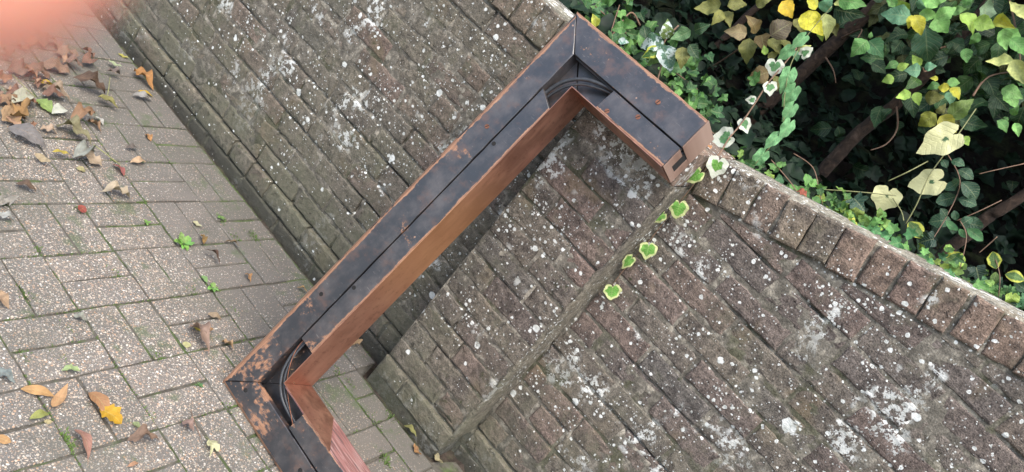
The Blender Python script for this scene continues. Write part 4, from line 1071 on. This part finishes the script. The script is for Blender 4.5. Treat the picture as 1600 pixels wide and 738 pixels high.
# --- ivy trailing along the top of the wall
PAL_I = [(.085, .20, .05), (.12, .27, .065), (.055, .14, .045), (.18, .31, .065), (.08, .21, .09), (.24, .34, .06)]
ivy = empty('ivy', (.7, .25, 1.28)); tag(ivy, 'bright green small-leaved ivy creeping along the coping right of the frame', 'ivy')
def edge_pt(f): return (1120 + (1600 - 1120) * f, 247 + (492 - 247) * f)
for k in range(210):
    f = rp.random(); x, y = edge_pt(f); up_ = abs(rp.gauss(0, 20)) - 5
    q = (x + up_ * .62 + rp.gauss(0, 4), y - up_ * .78); Y = .215 + .10 * rp.random()
    p = on_y(*q, Y)
    if p.z < 1.2: p.z = 1.2 + .02 * rp.random()
    rleaf(ivy, p, rp.uniform(.022, .046), rp.choice(['ivy', 'ivy', 'heart', 'ellipse']), rp.choice(['leaf', 'leaf', 'leaf', 'leaf_gloss']), rp.choice(PAL_I))
for a, b in (((1262,352),(1238,358)),((1272,358),(1256,376)),((1284,352),(1266,342)),((1340,345),(1322,352)),((1352,352),(1362,368)),((1346,350),(1340,366)),((1362,356),(1378,366)),((1420,395),(1388,404)),((1410,402),(1400,430)),((1418,402),(1424,416)),((1445,408),(1462,412)),((1448,400),(1440,386)),((1412,378),(1384,384)),((1395,372),(1370,362)),((1400,366),(1388,346)),((1428,374),(1416,352)),((1486,430),(1476,420)),((1490,432),(1500,440)),((1484,434),(1492,426)),((1520,440),(1540,452))):
    pxleaf(ivy, a, b, .10 + .08 * rp.random(), 'ivy', 'leaf_yellow' if rp.random() < .25 else 'leaf', rp.choice([(.12, .32, .12), (.16, .36, .10), (.10, .28, .10)]), 1.1)
for a, b in (((1465,372),(1432,380)),((1524,412),(1531,442)),((1330,305),(1352,330)),((1560,470),(1590,478))):
    pxleaf(ivy, a, b, .24, 'ivy', 'leaf_gloss', (.02, .05, .03), 1.2)
for pts in ([(1100, 232, .21), (1150, 276, .20), (1230, 310, .21), (1290, 340, .22)], [(1205, 250, .24), (1235, 285, .22), (1260, 320, .21), (1290, 333, .22)], [(1240, 240, .3), (1270, 262, .28), (1280, 300, .25), (1285, 320, .24)], [(1300, 345, .2), (1380, 385, .2), (1460, 425, .2), (1580, 480, .2)]):
    stem(ivy, smooth_path([on_y(*p) for p in pts]), .0016, 'stem', 'stem', 6)
ivy2 = empty('ivy', (-.15, .30, 1.15)); tag(ivy2, 'green ivy growing behind the top corner of the frame', 'ivy')
for k in range(130):
    f = rp.random(); x = 905 + 215 * f; y = 5 + 185 * f; up_ = abs(rp.gauss(0, 30)) - 6
    p = on_y(x + up_ * .66, y - up_ * .75, .28 + .3 * rp.random() + up_ * .002)
    rleaf(ivy2, p, rp.uniform(.035, .065), rp.choice(['ivy', 'ivy', 'heart', 'ellipse']), rp.choice(['leaf', 'leaf', 'leaf_gloss']), rp.choice(PAL_I[:3] + [(.04, .11, .04)]))
for pts in ([(900, 30, .3), (980, 90, .3), (1060, 150, .3), (1120, 215, .28)], [(930, 10, .4), (1000, 70, .4), (1090, 140, .4)]):
    stem(ivy2, smooth_path([on_y(*p) for p in pts]), .002, 'stem', 'stem', 6)
# --- plain green chain of leaves hanging down
chain = empty('trailing_vine', on_y(1195, 235, .26)); tag(chain, 'hanging string of plain pale green leaves above the wall', 'vine')
CH = [((1262,53),(1236,76)),((1240,72),(1214,96)),((1238,104),(1220,146)),((1246,132),(1221,168)),((1243,160),(1222,190)),((1238,186),(1219,218)),((1220,208),(1194,232)),((1199,234),(1173,262))]
for a, b in CH: pxleaf(chain, a, b, .26, 'heart', 'leaf', (.19, .42, .17), .62, .12, .15, .2, .05, True)
stem(chain, smooth_path([on_y(x, y, .265) for x, y in ((1300, 10), (1262, 55), (1236, 100), (1226, 150), (1224, 190), (1214, 216), (1190, 245), (1170, 268))]), .0013, 'stem_green', 'stem', 6)
# --- variegated ivy vine coming over the wall and down beside the pier
vine = empty('variegated_ivy', (.36, .0, 1.2)); tag(vine, 'single strand of cream-edged ivy hanging over the wall beside the pier', 'ivy')
VI = [((1213,92),(1207,120),.26,1.15),((1203,127),(1203,150),.25,1.1),((1182,157),(1165,156),.24,.9),((1160,184),(1168,208),.23,.9),((1148,212),(1110,221),.20,1.0),((1126,245),(1113,278),-.03,1.05),((1098,267),(1072,285),-.05,.8),((1063,313),(1056,343),-.035,1.1),((1040,332),(1019,347),-.05,.8),((1015,379),(1009,406),-.035,1.15),((990,400),(972,419),-.04,.7),((958,444),(954,470),-.03,1.2),((1250,88),(1270,74),.3,.9)]
for k, (a, b, Y, w) in enumerate(VI): pxleaf(vine, a, b, Y, 'heart', 'leaf_var2' if k < 6 or k == 12 else 'leaf_var', (.11, .26, .10) if k < 5 or k == 12 else (.13, .32, .05), w, .15, .15, .3, .05, True)
stem(vine, smooth_path([on_y(*p) for p in ((1245, 75, .30), (1222, 104, .27), (1200, 130, .25), (1178, 164, .24), (1156, 196, .22), (1140, 215, .18), (1124, 240, -.012), (1104, 262, -.014), (1078, 296, -.012), (1040, 344, -.012), (1008, 384, -.012), (978, 418, -.012), (956, 446, -.012))]), [.0024] * 40 + [.0012] * 33, 'stem', 'stem', 6)
# leaves lying on the wall top
for a, b, Y, colr, lab in (((1086,218),(1110,240),.06,(.55,.28,.13),'orange dead leaf on the pier top beside the frame end'),((1212,290),(1222,298),.10,(.32,.09,.04),'small rust leaf under the ivy on the coping'),((1246,296),(1262,304),.16,(.26,.07,.04),'dark red leaf under the ivy on the coping')):
    A = on_y(*a, Y); B = on_y(*b, Y); o = link('dead_leaf', lmesh('oak', 'leaf_dry')); orient(o, A, B - A, facing(A, .1, .8), (B - A).length, 1.2); o.color = (*colr, 1)
    tag(o, lab, 'leaf', 'dead leaves on the wall top')

# --- undergrowth with shade in its colour, and an added shade layer overhead: countless leaves
def leaf_cloud(name, n, sampler, size, mat, lab, cat):
    src = [leaf_mesh('ivy', 3), leaf_mesh('ellipse', 4), leaf_mesh('heart', 5)]
    V = []; F = []; off = 0
    for _ in range(n):
        p = sampler()
        if p is None: continue
        me = rp.choice(src); q = Vector((rp.gauss(0, 1), rp.gauss(0, 1), rp.gauss(0, .6))).normalized(); nn = Vector((rp.gauss(0, .6), -.5 + rp.gauss(0, .5), 1)).normalized()
        y = nn.cross(q)
        if y.length < .1: continue
        y.normalize(); z = q.cross(y); s_ = size * rp.uniform(.6, 1.3)
        for v in me.vertices: V.append(p + (q * v.co.x + y * v.co.y + z * v.co.z) * s_)
        for f in me.polygons: F.append(tuple(i + off for i in f.vertices))
        off += len(me.vertices)
    me = mesh(name, V, F, True); o = link(name, me, mat); tag(o, lab, cat, kind='stuff'); return o
def cloud_mat(name, a, b, c3):
    t = NT(name); n1 = t.noise(t.pos(), 18, 3, .6); c = t.ramp(n1, [(.3, a), (.55, b), (.75, c3)]); return t.fin(c, .65, None, Specular_IOR_Level=.25)
M['under'] = cloud_mat('ivy leaf with painted shade', (.005, .010, .005), (.010, .024, .011), (.022, .048, .02))  # near-black greens paint in the shade behind the wall
M['shade_canopy'] = cloud_mat('canopy leaf', (.02, .05, .018), (.045, .10, .03), (.07, .14, .04))
def s_under():
    x = rp.uniform(-2.2, 2.4); y = .26 + 1.7 * rp.random() ** 1.1; return Vector((x, y, bank_z(x, y) + rp.uniform(.0, .10 + .05 * y)))
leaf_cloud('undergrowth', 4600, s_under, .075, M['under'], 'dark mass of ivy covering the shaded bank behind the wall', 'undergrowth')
def s_can():
    x = rp.uniform(-2.6, 3.0); y = rp.uniform(.45, 2.4); z = 2.12 + .25 * y + rp.random() * .8 + .1 * nz(x, y, 0, 3); return Vector((x, y, z))
leaf_cloud('shade_canopy', 6500, s_can, .13, M['shade_canopy'], 'dense leafy cover added out of view to shade the bank behind the wall', 'foliage')  # unseen leaf layer added to block sky light over the bank

# ---------------------------------------------------------------- fingertip close to the lens
def skin_mat():
    t = NT('skin'); n1 = t.noise(t.pos(), 900, 3, .6)
    c = t.mix(n1, (.86, .33, .21), (.90, .42, .29))
    return t.fin(c, .55, t.bump(n1, .15, .0004), Subsurface_Weight=.6, Subsurface_Radius=(1.0, .35, .2), Subsurface_Scale=.006)
M['skin'] = skin_mat()
FD0 = .031
def near(x, y, d): return CAM + ray(x, y) * d
tip = near(-120, -235, FD0)
ax = (-RIGHT * .62 - DOWN * .70 + FWD * .30).normalized()
fo = empty('finger', tip + ax * .05); tag(fo, 'blurred pink fingertip close to the lens at the upper left corner', 'finger')
V = []; F = []; NR, NA = 26, 24
sx = ax.cross(FWD).normalized(); sy = ax.cross(sx)
prof = [(-.0088, .0), (-.0084, .0026), (-.0074, .0046), (-.0055, .0066), (-.003, .0079), (0, .0087), (.005, .0091), (.011, .0089), (.017, .0086), (.022, .0089), (.027, .0094), (.033, .0092), (.041, .0090), (.049, .0096), (.054, .0101), (.060, .0100), (.068, .0096), (.074, .0080), (.077, .0045), (.078, .0)]
for (l, r) in prof:
    bend = .10 * max(0, l - .024) ** 1.3 * 3
    for k in range(NA):
        a = 2 * math.pi * k / NA
        V.append(tip + ax * l + sx * (math.cos(a) * r * 1.03) + sy * (math.sin(a) * r * .9 + bend))
for i in range(len(prof) - 1):
    for k in range(NA):
        a = i * NA + k; b = i * NA + (k + 1) % NA; F.append((a, b, b + NA, a + NA))
V = [v - fo.location for v in V]
me = mesh('flesh', V, F, True)
bmm = bmesh.new(); bmm.from_mesh(me); bmesh.ops.remove_doubles(bmm, verts=bmm.verts, dist=1e-6); bmesh.ops.recalc_face_normals(bmm, faces=bmm.faces); bmm.to_mesh(me); bmm.free()
me.polygons.foreach_set('use_smooth', [True] * len(me.polygons))
link('flesh', me, M['skin'], fo)
M['nail'] = flat_mat('fingernail', (.78, .50, .42), .3)
nm = MB(); NN = 8
for i in range(NN + 1):
    l = -.0072 + .0125 * i / NN
    rr = .0093 * (1 if i > 3 else (.55, .74, .88, .96)[i])
    for k in range(7):
        a = rad(90) + rad(-42 + 14 * k); nm.v.append(tip + ax * l + sx * (math.cos(a) * rr * .98) + sy * (math.sin(a) * rr * .93) - fo.location)
for i in range(NN):
    for k in range(6): nm.f.append((i * 7 + k, i * 7 + k + 1, i * 7 + k + 8, i * 7 + k + 7))
nm.obj('nail', M['nail'], fo, True)

# ---------------------------------------------------------------- pale weathered mortar bed on top of the coping
M['flaunch'] = brick_mat('pale lime flaunching', [(0, (.22, .20, .155)), (1, (.26, .24, .19))], 1.3, 1.0)
def flaunch(xa, xb, zf):
    n = round((xb - xa) / .012); V = []; F = []
    for i in range(n + 1):
        x = xa + (xb - xa) * i / n; w = nz(x, 0, 4, 14) * .012
        V += [(x, .012 + w, zf(x) - .004), (x, .022 + w, zf(x) + .004 + .002 * nz(x, 3, 0, 40)), (x, .12, zf(x) + .007 + .003 * nz(x, 9, 0, 30)), (x, .214, zf(x) + .003), (x, .219, zf(x) - .012)]
    for i in range(n):
        for k in range(4):
            a = i * 5 + k; F.append((a, a + 5, a + 6, a + 1))
    m = MB(); m.v = V; m.f = F; o = m.obj('flaunching', M['flaunch'], wall, True); o.location = (0, -.1, 0)
flaunch(-3.1, -.01, lambda x: 1.235)
flaunch(.345, 2.4, lambda x: ramp_z(x) + .1095)
